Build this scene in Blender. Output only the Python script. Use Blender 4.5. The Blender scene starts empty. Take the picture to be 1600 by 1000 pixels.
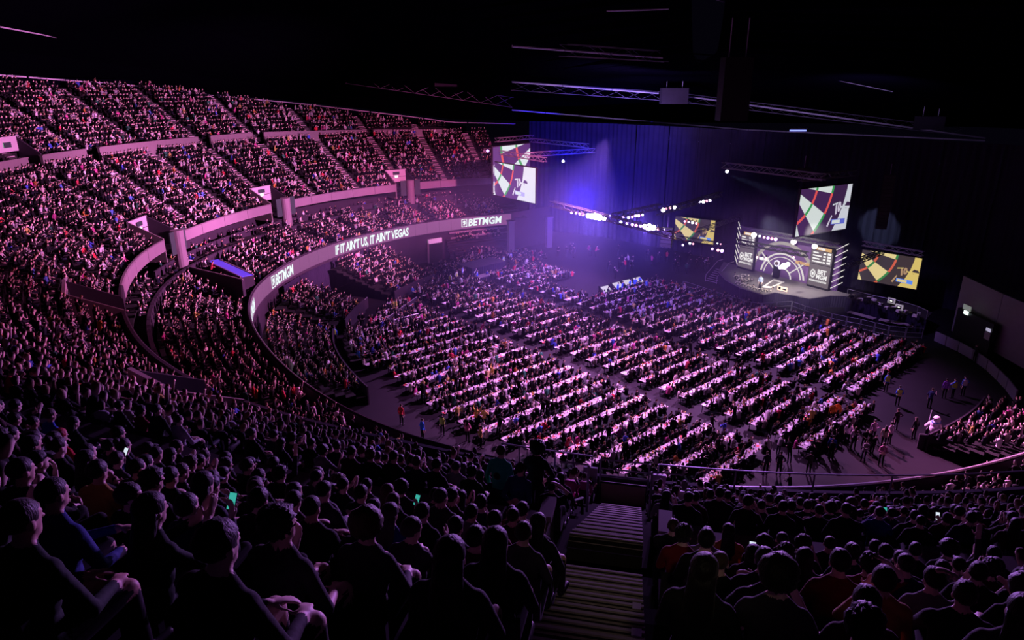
import bpy, bmesh, math, random
import numpy as np
from mathutils import Vector, Matrix, noise

random.seed(7)
rng = np.random.default_rng(7)
SC = bpy.context.scene
COL = SC.collection

# ------------------------------------------------------------------ camera, world, lights, exposure
F_PX, PITCH, EYE = 1067.0, math.radians(19.0), 25.0
CP, SP = math.cos(PITCH), math.sin(PITCH)
cam_data = bpy.data.cameras.new('camera')
cam_data.sensor_width = 36.0
cam_data.lens = 36.0 * F_PX / 1600.0
cam_data.clip_start, cam_data.clip_end = 0.1, 600
cam = bpy.data.objects.new('camera', cam_data)
cam.location = (0, 0, EYE)
cam.rotation_euler = (math.pi / 2 - PITCH, 0, 0)
COL.objects.link(cam)
SC.camera = cam

world = bpy.data.worlds.new('world')
world.use_nodes = True
world.node_tree.nodes['Background'].inputs[0].default_value = (0.004, 0.003, 0.010, 1)
world.node_tree.nodes['Background'].inputs[1].default_value = 0.25
SC.world = world
SC.view_settings.view_transform = 'Standard'
SC.view_settings.look = 'None'
SC.view_settings.exposure = 0.0
SC.view_settings.gamma = 1.0
SC.view_settings.use_curve_mapping = False
SC.cycles.max_bounces = 3
SC.cycles.diffuse_bounces = 2
SC.cycles.glossy_bounces = 1
SC.cycles.transmission_bounces = 2
SC.cycles.volume_bounces = 0
SC.cycles.transparent_max_bounces = 6
SC.cycles.sample_clamp_indirect = 3.0


def spot(name, loc, target, color, power, angle, blend=0.6, size=0.4):
    l = bpy.data.lights.new(name, 'SPOT')
    l.color, l.energy = color, power
    l.spot_size, l.spot_blend, l.shadow_soft_size = math.radians(angle), blend, size
    o = bpy.data.objects.new(name, l)
    COL.objects.link(o)
    o.location = loc
    o.rotation_euler = (Vector(target) - Vector(loc)).to_track_quat('-Z', 'Y').to_euler()
    return o


PINK, MAG, VIO, BLUE, WARM = (1.0, 0.29, 0.80), (1.0, 0.20, 0.56), (0.56, 0.22, 1.0), (0.02, 0.02, 1.0), (1.0, 0.93, 0.86)
# audience washes hung in the roof over the floor
spot('tier_wash_light', (8, 66, 20.5), (-36, 92, 11), PINK, 280000, 60, 0.9, 0.4)
spot('tier_wash_light', (7, 64, 20.5), (-44, 64, 14), PINK, 240000, 60, 0.9, 0.4)
spot('tier_wash_light', (6, 72, 22.5), (-12, 113, 10), MAG, 150000, 48, 0.9, 0.4)
spot('tier_wash_light', (10, 62, 20.5), (-26, 34, 13), MAG, 80000, 60, 0.9, 0.4)
spot('tier_wash_light', (18, 66, 20.8), (-16, 12, 19), VIO, 92000, 60, 0.9, 0.4)
spot('tier_wash_light', (22, 64, 20.8), (16, 10, 19), VIO, 80000, 60, 0.9, 0.4)
spot('tier_wash_light', (20, 64, 20.5), (36, 30, 6), PINK, 330000, 55, 0.9, 0.4)
# dim house light over the upper stair
spot('house_light', (0.4, -3, 29.0), (1.45, 8.5, 18), (1.0, 0.82, 0.58), 420, 11, 1.0, 0.3)
# floor washes pointing straight down on the tables
spot('floor_wash_light', (6, 74, 20), (-2, 66, 0), (0.84, 0.30, 1.0), 74000, 95, 0.9, 0.3)
spot('floor_wash_light', (10, 56, 20), (6, 50, 0), (0.92, 0.31, 0.95), 58000, 95, 0.9, 0.3)
spot('floor_wash_light', (26, 66, 20), (23, 60, 0), (0.82, 0.32, 1.0), 74000, 95, 0.9, 0.3)
spot('floor_wash_light', (12, 88, 19), (4, 86, 0), (0.58, 0.25, 1.0), 74000, 78, 0.9, 0.3)
spot('floor_wash_light', (31, 64, 17), (38, 74, 0), (0.45, 0.25, 1.0), 9000, 70, 1.0, 0.3)
# blue on the far drapes
spot('blue_wash_light', (8, 80, 12.0), (13, 108, 13), BLUE, 150000, 62, 1.0, 0.4)
spot('violet_wash_light', (14, 76, 11.0), (18, 104, 3), (0.30, 0.12, 1.0), 30000, 75, 1.0, 0.4)
spot('violet_wash_light', (8.7, 72, 11.2), (7, 98, 0), (0.34, 0.20, 1.0), 26000, 95, 1.0, 0.3)
spot('violet_wash_light', (13.3, 66.5, 11.2), (16, 92, 0), (0.34, 0.16, 1.0), 22000, 95, 1.0, 0.3)
# added purple fill aimed up to brighten the roof steel, no fixtures behind it
spot('roof_fill_light', (12, 84, 18.9), (20, 104, 30), (0.55, 0.35, 1.0), 20000, 120, 1.0, 0.4)
spot('roof_fill_light', (-8, 60, 16), (-45, 85, 28), (0.8, 0.4, 1.0), 9000, 60, 1.0, 0.4)
spot('roof_fill_light', (44, 88, 18.6), (52, 112, 30), (0.6, 0.4, 1.0), 9000, 110, 1.0, 0.4)
spot('roof_fill_light', (18, 98, 18.8), (24, 116, 30), (0.5, 0.35, 1.0), 5000, 120, 1.0, 0.4)
# stage light
spot('stage_key_light', (27, 72, 12), (34.5, 83, 2.5), WARM, 17000, 52, 0.8, 0.3)
spot('stage_key_light', (31, 68, 12), (35.5, 81, 2.0), WARM, 15000, 52, 0.8, 0.3)

# ------------------------------------------------------------------ small helpers
C0 = np.array([18.0, 69.0])
AX = math.radians(41.0)
DV = np.array([math.cos(AX), math.sin(AX)])      # along the hall, towards the stage
EV = np.array([math.sin(AX), -math.cos(AX)])     # across the hall
STAGE_P = np.array([34.5, 84.5])


def hall(t, e, z=0.0):
    p = DV * t + EV * e
    return Vector((p[0], p[1], z))


def ray(px, py):
    u, v = px - 800.0, py - 500.0
    return np.array([u, F_PX * CP - v * SP, -v * CP - F_PX * SP])


def at_h(px, py, h):
    r = ray(px, py)
    return Vector(r * ((h - EYE) / r[2])) + Vector((0, 0, EYE))


def at_y(px, py, y):
    r = ray(px, py)
    return Vector(r * (y / r[1])) + Vector((0, 0, EYE))


def to_px(p):
    p = np.asarray(p, float)
    dz = p[..., 2] - EYE
    d = p[..., 1] * CP - dz * SP
    up = p[..., 1] * SP + dz * CP
    d = np.where(d < 0.05, 0.05, d)
    return 800 + F_PX * p[..., 0] / d, 500 - F_PX * up / d, d


# the curve of the bowl front (the parapet with the light ribbon), outward offsets follow its normals
_RP = [(84, 41.0), (103, 41.0), (116, 41.3), (131, 42.3), (142, 43.0), (159, 43.4), (169, 43.5), (177, 43.5), (184.8, 43.5), (190.6, 43.2), (197.2, 42.7),
       (204, 42.2), (211.4, 41.8), (220.3, 41.7), (227, 41.7), (232.5, 41.7), (237.4, 41.5), (242, 41.2), (247, 41.0), (250.8, 40.8), (259.3, 40.2),
       (267, 39.5), (275, 38.6), (285.6, 37.4), (300, 36.6), (320, 36.4), (340, 36.4)]
PHI = np.arange(84, 321, 0.5)
_rho = np.interp(PHI, [a for a, _ in _RP], [b for _, b in _RP])
_k = np.hanning(31); _k /= _k.sum()
_rho = np.convolve(np.pad(_rho, 15, mode='edge'), _k, mode='valid')
RING = C0 + np.stack([np.cos(np.radians(PHI)), np.sin(np.radians(PHI))], 1) * _rho[:, None]
_T = np.gradient(RING, axis=0); _T /= np.hypot(_T[:, 0], _T[:, 1])[:, None]
NRM = np.stack([_T[:, 1], -_T[:, 0]], 1)
SLEN = np.concatenate([[0], np.cumsum(np.hypot(*np.diff(RING, axis=0).T))])


def ring_at(phi, o):
    """point on the offset curve at angle phi (deg)"""
    phi = np.asarray(phi, float)
    x = np.interp(phi, PHI, RING[:, 0]) + np.interp(phi, PHI, NRM[:, 0]) * o
    y = np.interp(phi, PHI, RING[:, 1]) + np.interp(phi, PHI, NRM[:, 1]) * o
    return np.stack([x, y], -1)


def norm_at(phi):
    n = np.array([np.interp(phi, PHI, NRM[:, 0]), np.interp(phi, PHI, NRM[:, 1])])
    return n / np.hypot(*n)


def xy_to_ring(x, y):
    d = np.array([x, y]) - RING
    tang = np.abs(d[:, 0] * _T[:, 0] + d[:, 1] * _T[:, 1])
    o = d[:, 0] * NRM[:, 0] + d[:, 1] * NRM[:, 1]
    tang = np.where(o < -25, 1e9, tang)
    i = int(np.argmin(tang))
    return float(PHI[i]), float(o[i])


ORD = ('first second third fourth fifth sixth seventh eighth ninth tenth eleventh twelfth thirteenth fourteenth fifteenth sixteenth seventeenth '
       'eighteenth nineteenth twentieth').split()


def ordinal(n):
    if n <= 20:
        return ORD[n - 1]
    tens = {2: 'twenty', 3: 'thirty', 4: 'forty', 5: 'fifty', 6: 'sixty', 7: 'seventy', 8: 'eighty'}
    t, u = divmod(n, 10)
    return tens[t] + '-' + ORD[u - 1] if u else {3: 'thirtieth', 4: 'fortieth', 5: 'fiftieth', 6: 'sixtieth', 7: 'seventieth'}[t]


# ------------------------------------------------------------------ materials
def mat(name, color, rough=0.7, metal=0.0, emit=None, estr=0.0, noise_amt=0.0, scale=3.0, bump=0.0, spec=0.3):
    m = bpy.data.materials.new(name)
    m.use_nodes = True
    nt = m.node_tree
    b = nt.nodes['Principled BSDF']
    b.inputs['Base Color'].default_value = (*color, 1)
    b.inputs['Roughness'].default_value = rough
    b.inputs['Metallic'].default_value = metal
    b.inputs['Specular IOR Level'].default_value = spec
    if emit:
        b.inputs['Emission Color'].default_value = (*emit, 1)
        b.inputs['Emission Strength'].default_value = estr
    if noise_amt or bump:
        tc = nt.nodes.new('ShaderNodeTexCoord')
        n = nt.nodes.new('ShaderNodeTexNoise')
        n.inputs['Scale'].default_value = scale
        n.inputs['Detail'].default_value = 4
        nt.links.new(tc.outputs['Object'], n.inputs['Vector'])
        if noise_amt:
            mx = nt.nodes.new('ShaderNodeMix'); mx.data_type = 'RGBA'
            mx.inputs[6].default_value = (*[c * (1 - noise_amt) for c in color], 1)
            mx.inputs[7].default_value = (*[min(1, c * (1 + noise_amt)) for c in color], 1)
            nt.links.new(n.outputs['Fac'], mx.inputs[0])
            nt.links.new(mx.outputs[2], b.inputs['Base Color'])
        if bump:
            bp = nt.nodes.new('ShaderNodeBump')
            bp.inputs['Strength'].default_value = bump
            nt.links.new(n.outputs['Fac'], bp.inputs['Height'])
            nt.links.new(bp.outputs['Normal'], b.inputs['Normal'])
    return m


def attr_mat(name, rough=0.75):
    m = mat(name, (0.5, 0.5, 0.5), rough, spec=0.12)
    nt = m.node_tree
    a = nt.nodes.new('ShaderNodeVertexColor'); a.layer_name = 'col'
    nt.links.new(a.outputs['Color'], nt.nodes['Principled BSDF'].inputs['Base Color'])
    return m


def objcolor_mat(name, rough=0.8, skin=False):
    m = mat(name, (0.5, 0.5, 0.5), rough, spec=0.2)
    nt = m.node_tree
    oi = nt.nodes.new('ShaderNodeObjectInfo')
    b = nt.nodes['Principled BSDF']
    if name == 'hair':
        tc = nt.nodes.new('ShaderNodeTexCoord'); wv = nt.nodes.new('ShaderNodeTexNoise'); mp = nt.nodes.new('ShaderNodeMapping')
        mp.inputs['Scale'].default_value = (70, 70, 14); wv.inputs['Detail'].default_value = 3
        wv.inputs['Scale'].default_value = 1.0
        nt.links.new(tc.outputs['Object'], mp.inputs[0]); nt.links.new(mp.outputs[0], wv.inputs['Vector'])
        bp = nt.nodes.new('ShaderNodeBump'); bp.inputs['Strength'].default_value = 0.9; bp.inputs['Distance'].default_value = 0.012
        nt.links.new(wv.outputs['Fac'], bp.inputs['Height']); nt.links.new(bp.outputs['Normal'], b.inputs['Normal'])
        nt.links.new(oi.outputs['Color'], b.inputs['Base Color']); b.inputs['Sheen Weight'].default_value = 0.08
        return m
    if skin:
        cr = nt.nodes.new('ShaderNodeValToRGB')
        cr.color_ramp.elements[0].color = (0.50, 0.30, 0.24, 1)
        cr.color_ramp.elements[1].color = (0.74, 0.54, 0.46, 1)
        nt.links.new(oi.outputs['Random'], cr.inputs['Fac'])
        nt.links.new(cr.outputs['Color'], b.inputs['Base Color'])
    else:
        tc = nt.nodes.new('ShaderNodeTexCoord')
        n = nt.nodes.new('ShaderNodeTexNoise'); n.inputs['Scale'].default_value = 14
        nt.links.new(tc.outputs['Object'], n.inputs['Vector'])
        bp = nt.nodes.new('ShaderNodeBump'); bp.inputs['Strength'].default_value = 0.25; bp.inputs['Distance'].default_value = 0.03
        nt.links.new(n.outputs['Fac'], bp.inputs['Height'])
        nt.links.new(bp.outputs['Normal'], b.inputs['Normal'])
        nt.links.new(oi.outputs['Color'], b.inputs['Base Color'])
    return m


M = {
    'floor': mat('arena_floor', (0.010, 0.008, 0.012), 0.65, noise_amt=0.35, scale=0.6, bump=0.05, spec=0.15),
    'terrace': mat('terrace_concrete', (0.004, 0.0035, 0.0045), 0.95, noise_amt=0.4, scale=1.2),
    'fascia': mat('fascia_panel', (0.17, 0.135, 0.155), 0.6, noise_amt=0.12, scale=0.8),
    'fascia_back': mat('fascia_inner', (0.30, 0.22, 0.17), 0.7, noise_amt=0.15),
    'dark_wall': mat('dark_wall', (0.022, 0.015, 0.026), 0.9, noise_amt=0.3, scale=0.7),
    'pale_wall': mat('pale_wall', (0.40, 0.35, 0.38), 0.7, noise_amt=0.08),
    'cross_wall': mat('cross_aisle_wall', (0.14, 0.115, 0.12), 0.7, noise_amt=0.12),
    'drape': mat('black_drape', (0.022, 0.018, 0.036), 1.0, noise_amt=0.3, scale=0.5, spec=0.0),
    'roof': mat('roof_black', (0.0012, 0.001, 0.003), 1.0, spec=0.0),
    'beam': mat('beam_steel', (0.55, 0.50, 0.6), 0.5, 0.2),
    'catwalk': mat('catwalk_steel', (0.14, 0.12, 0.16), 0.6, 0.2),
    'truss': mat('truss_aluminium', (0.22, 0.21, 0.24), 0.45, 0.6),
    'black': mat('black_paint', (0.008, 0.008, 0.009), 0.5),
    'metal': mat('rail_metal', (0.30, 0.28, 0.33), 0.45, 0.6),
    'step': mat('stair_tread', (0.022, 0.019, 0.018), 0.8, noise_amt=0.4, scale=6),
    'nosing': mat('stair_nosing', (0.30, 0.26, 0.22), 0.6, noise_amt=0.3, scale=9),
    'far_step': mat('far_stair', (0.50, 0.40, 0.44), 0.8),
    'table': mat('white_table', (0.38, 0.35, 0.38), 0.6, noise_amt=0.06),
    'seat': mat('seat_fabric', (0.012, 0.010, 0.014), 0.8),
    'stage_deck': mat('stage_deck', (0.16, 0.14, 0.15), 0.5, noise_amt=0.1),
    'hair': objcolor_mat('hair', 0.55),
    'cloth': objcolor_mat('cloth', 0.85),
    'skin': objcolor_mat('skin', 0.55, skin=True),
    'trousers': mat('trousers', (0.004, 0.004, 0.006), 0.9),
    'eye': mat('eye', (0.02, 0.015, 0.01), 0.2),
    'crowd': attr_mat('crowd_colours'),
    'litter': attr_mat('litter_colours', 0.5),
    'glass': None,
}
g = bpy.data.materials.new('barrier_glass'); g.use_nodes = True
gb = g.node_tree.nodes['Principled BSDF']
gb.inputs['Base Color'].default_value = (0.6, 0.55, 0.7, 1); gb.inputs['Transmission Weight'].default_value = 1.0
gb.inputs['Roughness'].default_value = 0.05; gb.inputs['IOR'].default_value = 1.1
M['glass'] = g


def emi(name, color, s):
    m = bpy.data.materials.new(name); m.use_nodes = True
    nt = m.node_tree
    b = nt.nodes['Principled BSDF']
    b.inputs['Base Color'].default_value = (0.01, 0.01, 0.01, 1)
    b.inputs['Emission Color'].default_value = (*color, 1)
    b.inputs['Emission Strength'].default_value = s
    return m


# ------------------------------------------------------------------ mesh building
class MB:
    def __init__(s):
        s.v, s.f, s.m = [], [], []

    def quad_strip(s, rings, closed=True, caps=False, mi=0):
        """rings: list of lists of points, same count"""
        b = len(s.v); n = len(rings[0])
        for r in rings:
            s.v.extend(tuple(p) for p in r)
        for i in range(len(rings) - 1):
            for j in range(n if closed else n - 1):
                k = (j + 1) % n
                s.f.append((b + i * n + j, b + i * n + k, b + (i + 1) * n + k, b + (i + 1) * n + j)); s.m.append(mi)
        if caps:
            s.f.append(tuple(b + j for j in range(n))[::-1]); s.m.append(mi)
            s.f.append(tuple(b + (len(rings) - 1) * n + j for j in range(n))); s.m.append(mi)
        return s

    def poly(s, pts, mi=0):
        b = len(s.v)
        s.v.extend(tuple(p) for p in pts)
        s.f.append(tuple(range(b, b + len(pts)))); s.m.append(mi)
        return s

    def box(s, c, size, rz=0.0, mi=0, mtx=None):
        x, y, z = size[0] / 2, size[1] / 2, size[2] / 2
        R = Matrix.Rotation(rz, 3, 'Z') if mtx is None else mtx
        c = Vector(c)
        p = [c + R @ Vector(q) for q in ((-x, -y, -z), (x, -y, -z), (x, y, -z), (-x, y, -z), (-x, -y, z), (x, -y, z), (x, y, z), (-x, y, z))]
        b = len(s.v)
        s.v.extend(tuple(q) for q in p)
        for f in ((3, 2, 1, 0), (4, 5, 6, 7), (0, 1, 5, 4), (1, 2, 6, 5), (2, 3, 7, 6), (3, 0, 4, 7)):
            s.f.append(tuple(b + i for i in f)); s.m.append(mi)
        return s

    def tube(s, a, b, r0, r1=None, n=6, mi=0, caps=True):
        a, b = Vector(a), Vector(b)
        r1 = r0 if r1 is None else r1
        d = (b - a).normalized()
        u = d.orthogonal().normalized(); w = d.cross(u)
        rings = []
        for p, r in ((a, r0), (b, r1)):
            rings.append([p + u * (r * math.cos(2 * math.pi * j / n)) + w * (r * math.sin(2 * math.pi * j / n)) for j in range(n)])
        return s.quad_strip(rings, True, caps, mi)

    def path(s, pts, r, n=6, mi=0):
        pts = [Vector(p) for p in pts]
        rings = []
        for i, p in enumerate(pts):
            d = (pts[min(i + 1, len(pts) - 1)] - pts[max(i - 1, 0)]).normalized()
            ref = Vector((0, 0, 1)) if abs(d.z) < 0.9 else Vector((1, 0, 0))
            u = d.cross(ref).normalized(); w = d.cross(u)
            rings.append([p + u * (r * math.cos(2 * math.pi * j / n)) + w * (r * math.sin(2 * math.pi * j / n)) for j in range(n)])
        return s.quad_strip(rings, True, True, mi)

    def mesh(s, name, mats, smooth=False):
        me = bpy.data.meshes.new(name)
        me.from_pydata(s.v, [], s.f)
        for m in (mats if isinstance(mats, (list, tuple)) else [mats]):
            me.materials.append(m)
        if len(me.polygons):
            me.polygons.foreach_set('material_index', s.m)
            if smooth:
                me.polygons.foreach_set('use_smooth', [True] * len(me.polygons))
        me.update()
        return me

    def build(s, name, mats, parent=None, smooth=False, **kw):
        return link(name, s.mesh(name, mats, smooth), parent, **kw)


def link(name, data, parent=None, label=None, cat=None, group=None, kind=None, loc=None, rz=None):
    o = bpy.data.objects.new(name, data)
    COL.objects.link(o)
    if parent is not None:
        o.parent = parent
    if loc is not None:
        o.location = loc
    if rz is not None:
        o.rotation_euler = (0, 0, rz)
    for k, v in (('label', label), ('category', cat), ('group', group), ('kind', kind)):
        if v:
            o[k] = v
    return o


def empty(name, loc, rz=0.0, **kw):
    return link(name, None, None, loc=loc, rz=rz, **kw)


def copy_tree(o, parent=None):
    c = o.copy(); COL.objects.link(c)
    if parent is not None:
        c.parent = parent
    for ch in list(o.children):
        copy_tree(ch, c)
    return c


_fontcache = {}


def text_mesh(txt, height, bold=0.02, shear=0.0, xs=1.0, extrude=0.0):
    """flat lettering as (verts, faces), baseline at y=0, starting at x=0"""
    key = (txt, height, bold, shear, xs, extrude)
    if key in _fontcache:
        return _fontcache[key]
    cu = bpy.data.curves.new('lettering', 'FONT')
    cu.body = txt; cu.size = height / 0.7; cu.offset = bold; cu.shear = shear; cu.resolution_u = 2; cu.extrude = extrude
    cu.fill_mode = 'FRONT' if not extrude else 'BOTH'
    o = bpy.data.objects.new('lettering', cu)
    COL.objects.link(o)
    dg = bpy.context.evaluated_depsgraph_get()
    me = bpy.data.meshes.new_from_object(o.evaluated_get(dg))
    v = [(p.co.x * xs, p.co.y, p.co.z) for p in me.vertices]
    f = [tuple(p.vertices) for p in me.polygons]
    bpy.data.meshes.remove(me)
    bpy.data.objects.remove(o)
    bpy.data.curves.remove(cu)
    _fontcache[key] = (v, f)
    return v, f


# thin stage haze hanging over the far half of the floor
hz = bpy.data.materials.new('haze'); hz.use_nodes = True
hn = hz.node_tree; hn.nodes.clear()
ho = hn.nodes.new('ShaderNodeOutputMaterial'); hv = hn.nodes.new('ShaderNodeVolumeScatter')
hv.inputs['Color'].default_value = (0.55, 0.55, 1.0, 1); hv.inputs['Anisotropy'].default_value = 0.2
htc = hn.nodes.new('ShaderNodeTexCoord'); hmp = hn.nodes.new('ShaderNodeMapping'); hgr = hn.nodes.new('ShaderNodeTexGradient'); hgr.gradient_type = 'SPHERICAL'
HC_, HR_ = (10.0, 92.0, 6.0), (44.0, 38.0, 13.0)
hmp.inputs['Scale'].default_value = tuple(1 / r for r in HR_)
hmp.inputs['Location'].default_value = tuple(-c / r for c, r in zip(HC_, HR_))
hmu = hn.nodes.new('ShaderNodeMath'); hmu.operation = 'MULTIPLY'; hmu.inputs[1].default_value = 0.009
hn.links.new(htc.outputs['Object'], hmp.inputs['Vector']); hn.links.new(hmp.outputs[0], hgr.inputs[0]); hn.links.new(hgr.outputs['Fac'], hmu.inputs[0]); hn.links.new(hmu.outputs[0], hv.inputs['Density'])
hn.links.new(hv.outputs[0], ho.inputs['Volume'])
HAZE = hz
# ------------------------------------------------------------------ terrace profile
AISLE_PHI = 252.7
VOMS = [133.0, 157.5, 181.0, 207.0, 231.0]
AISLES = [116.5, 124.7, 133.0, 141.2, 149.4, 157.5, 165.3, 173.2, 181.0, 189.7, 198.3, 207.0, 215.0, 223.0, 231.0, 238.2, 245.4, AISLE_PHI, 260.0, 267.0, 274.0, 281.0, 288.0]
T2_N, T3_N, T4_N = 8, 14, 15


def sstep(a, b, x):
    t = np.clip((np.asarray(x, float) - a) / (b - a), 0, 1)
    return t * t * (3 - 2 * t)


def h2(i):
    return 5.15 + 0.19 * i


def o2(i):
    return 1.0 + 0.82 * i


def h3base(phi):
    return 9.7 + 1.1 * sstep(212, 245, phi)


def h3(i, phi):
    b = h3base(phi)
    return b + (16.6 + 0.4 * sstep(212, 245, phi) - b) / 13.0 * i


def o3(i):
    return 9.8 + 0.8 * i


def h4(i):
    return 17.2 + 0.5 * (i + 1)


def o4(i):
    return 22.1 + 0.8 * i


def top4(phi):
    """height at which the rear terrace stops: it follows the falling roof edge towards the far side"""
    return np.interp(phi, [100, 109, 116, 130, 143, 150, 158, 180, 340], [14, 15.5, 17.1, 19.3, 21.6, 23.4, 24.6, 24.8, 24.8])


def in_vom(phi, o, pad=0.0):
    for v in VOMS:
        w = np.radians(abs(phi - v)) * 52
        if w < 1.7 + pad and 8.5 < o < 12.2 + pad * 0.5:
            return True
    return False


PH_LO, PH_HI = 112.0, 312.0


def sweep(name, prof, m, lo=PH_LO, hi=PH_HI, skip=None, thick=None, step=1, smooth=False, **kw):
    """prof: list of (o, h) or functions of phi giving (o,h); one terrace/wall strip swept along the bowl"""
    ids = [i for i in range(0, len(PHI), step) if lo <= PHI[i] <= hi]
    V = []; Fs = []
    n = len(prof)
    for i in ids:
        ph = PHI[i]
        for q in prof:
            o, h = q(ph) if callable(q) else q
            p = RING[i] + NRM[i] * o
            V.append((p[0], p[1], float(h)))
    for a in range(len(ids) - 1):
        pm = 0.5 * (PHI[ids[a]] + PHI[ids[a + 1]])
        for j in range(n - 1):
            if skip is not None:
                q0 = prof[j](pm) if callable(prof[j]) else prof[j]
                q1 = prof[j + 1](pm) if callable(prof[j + 1]) else prof[j + 1]
                if skip(pm, 0.5 * (q0[0] + q1[0])):
                    continue
            Fs.append((a * n + j, a * n + j + 1, (a + 1) * n + j + 1, (a + 1) * n + j))
    me = bpy.data.meshes.new(name)
    me.from_pydata(V, [], Fs)
    me.materials.append(m)
    if smooth:
        me.polygons.foreach_set('use_smooth', [True] * len(me.polygons))
    return link(name, me, **kw)


# ------------------------------------------------------------------ the setting
S = dict(kind='structure')
MB().poly([(-60, -10, 0), (110, -10, 0), (110, 170, 0), (-60, 170, 0)]).build('floor', M['floor'], **S)

p2 = []
for i in range(T2_N):
    p2 += [(o2(i) - 0.41, h2(i)), (o2(i) + 0.41, h2(i))]
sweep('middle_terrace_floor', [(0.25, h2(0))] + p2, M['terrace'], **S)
sweep('box_terrace_floor', [(7.75, 7.0), (8.7, 7.0), (8.7, 7.35), (12.0, 7.35)], M['terrace'], **S)
p3 = []
for i in range(T3_N):
    for s_ in (-0.4, 0.4):
        p3.append((lambda ph, i=i, s_=s_: (o3(i) + s_, h3(i, ph))))
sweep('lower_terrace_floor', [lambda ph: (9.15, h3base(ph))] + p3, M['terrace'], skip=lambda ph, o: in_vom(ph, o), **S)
p4 = [(21.1, 17.2), (21.7, 17.2)]
for i in range(T4_N):
    for s_ in (-0.4, 0.4):
        p4.append((lambda ph, i=i, s_=s_: (o4(i) + s_, min(h4(i), float(top4(ph)) + 0.01))))
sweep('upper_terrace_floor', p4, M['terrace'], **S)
sweep('wall_rear', [lambda ph: (o4(T4_N - 1) + 0.4, 0.0), lambda ph: (o4(T4_N - 1) + 0.4, float(top4(ph)) + 1.1)], M['roof'], **S)


# front parapet with the light ribbon
def slab(o0, o1, z0, z1):
    f = lambda o, z: (lambda ph: (o, z(ph) if callable(z) else z))
    return [f(o0, z0), f(o0, z1), f(o1, z1), f(o1, z0), f(o0, z0)]


sweep('wall_bowl_front', slab(0.0, 0.25, 4.1, 6.05), M['dark_wall'], lo=115.5, **S)
sweep('wall_under_bowl', slab(0.35, 0.7, 0.0, 4.1), M['dark_wall'], lo=115.5, **S)
sweep('wall_behind_middle_terrace', slab(7.45, 7.75, 5.3, 7.45), M['dark_wall'], **S)
sweep('wall_behind_boxes', slab(11.9, 12.2, 6.0, lambda ph: h3base(ph) + 0.4), M['dark_wall'], skip=None, **S)
sweep('trim_box_rail', slab(9.0, 9.15, 7.3, 8.15), M['dark_wall'], lo=118, hi=186, **S)
# slab under the front rows of the lower terrace
sweep('ceiling_boxes', [lambda ph: (8.95, h3base(ph) - 0.35), lambda ph: (12.0, h3base(ph) - 0.35)], M['dark_wall'], skip=lambda ph, o: False, **S)


# fascia of the lower terrace, cut into panels between the vomitories
def fascia_panels():
    edges = sorted([112.0] + [v + s_ * 2.0 for v in VOMS for s_ in (-1, 1)] + [300.0])
    for a, b in zip(edges[::2], edges[1::2]):
        k = max(1, int((b - a) / 4.0))
        for j in range(k):
            lo, hi = a + (b - a) * j / k, a + (b - a) * (j + 1) / k
            mb = MB()
            rings = []
            for ph in np.linspace(lo + 0.03, hi - 0.03, 9):
                zb = float(h3base(ph))
                pts = []
                for o, z in ((8.85, zb - 0.25), (8.85, zb + 0.78), (8.95, zb + 0.86), (9.12, zb + 0.86), (9.12, zb - 0.25)):
                    p = ring_at(ph, o); pts.append((p[0], p[1], z))
                rings.append(pts)
            mb.quad_strip(rings, True, True)
            mb.build('trim_fascia_panel', M['fascia'] if lo < 199 else M['dark_wall'], **S)  # dark colour stands in for shade on the panels that go unlit


fascia_panels()


# cross-aisle wall, in lengths with gaps at the stairs
def cross_walls():
    cuts = [116.5, 133.0, 149.4, 157.5, 173.2, 181.0, 198.3, 207.0, 223.0, 238.2, AISLE_PHI, 267.0, 281.0, 300.0]
    for a, b in zip(cuts[:-1], cuts[1:]):
        ga = math.degrees(0.95 / 61.0)
        lo, hi = a + ga, b - ga
        rings = []
        for ph in np.linspace(lo, hi, max(4, int((hi - lo) * 1.2))):
            zt = float(np.interp(ph, [116, 150, 205, 232], [17.5, 18.55, 18.45, 17.95]))
            pts = []
            for o, z in ((20.75, 16.0), (20.75, zt - 0.12), (20.68, zt - 0.12), (20.68, zt), (21.12, zt), (21.12, zt - 0.12), (21.02, zt - 0.12), (21.02, 16.0)):
                p = ring_at(ph, o); pts.append((p[0], p[1], z))
            rings.append(pts)
        mb = MB(); mb.quad_strip(rings, True, True)
        mb.build('wall_cross_aisle', M['cross_wall'], **S)


cross_walls()


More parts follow.
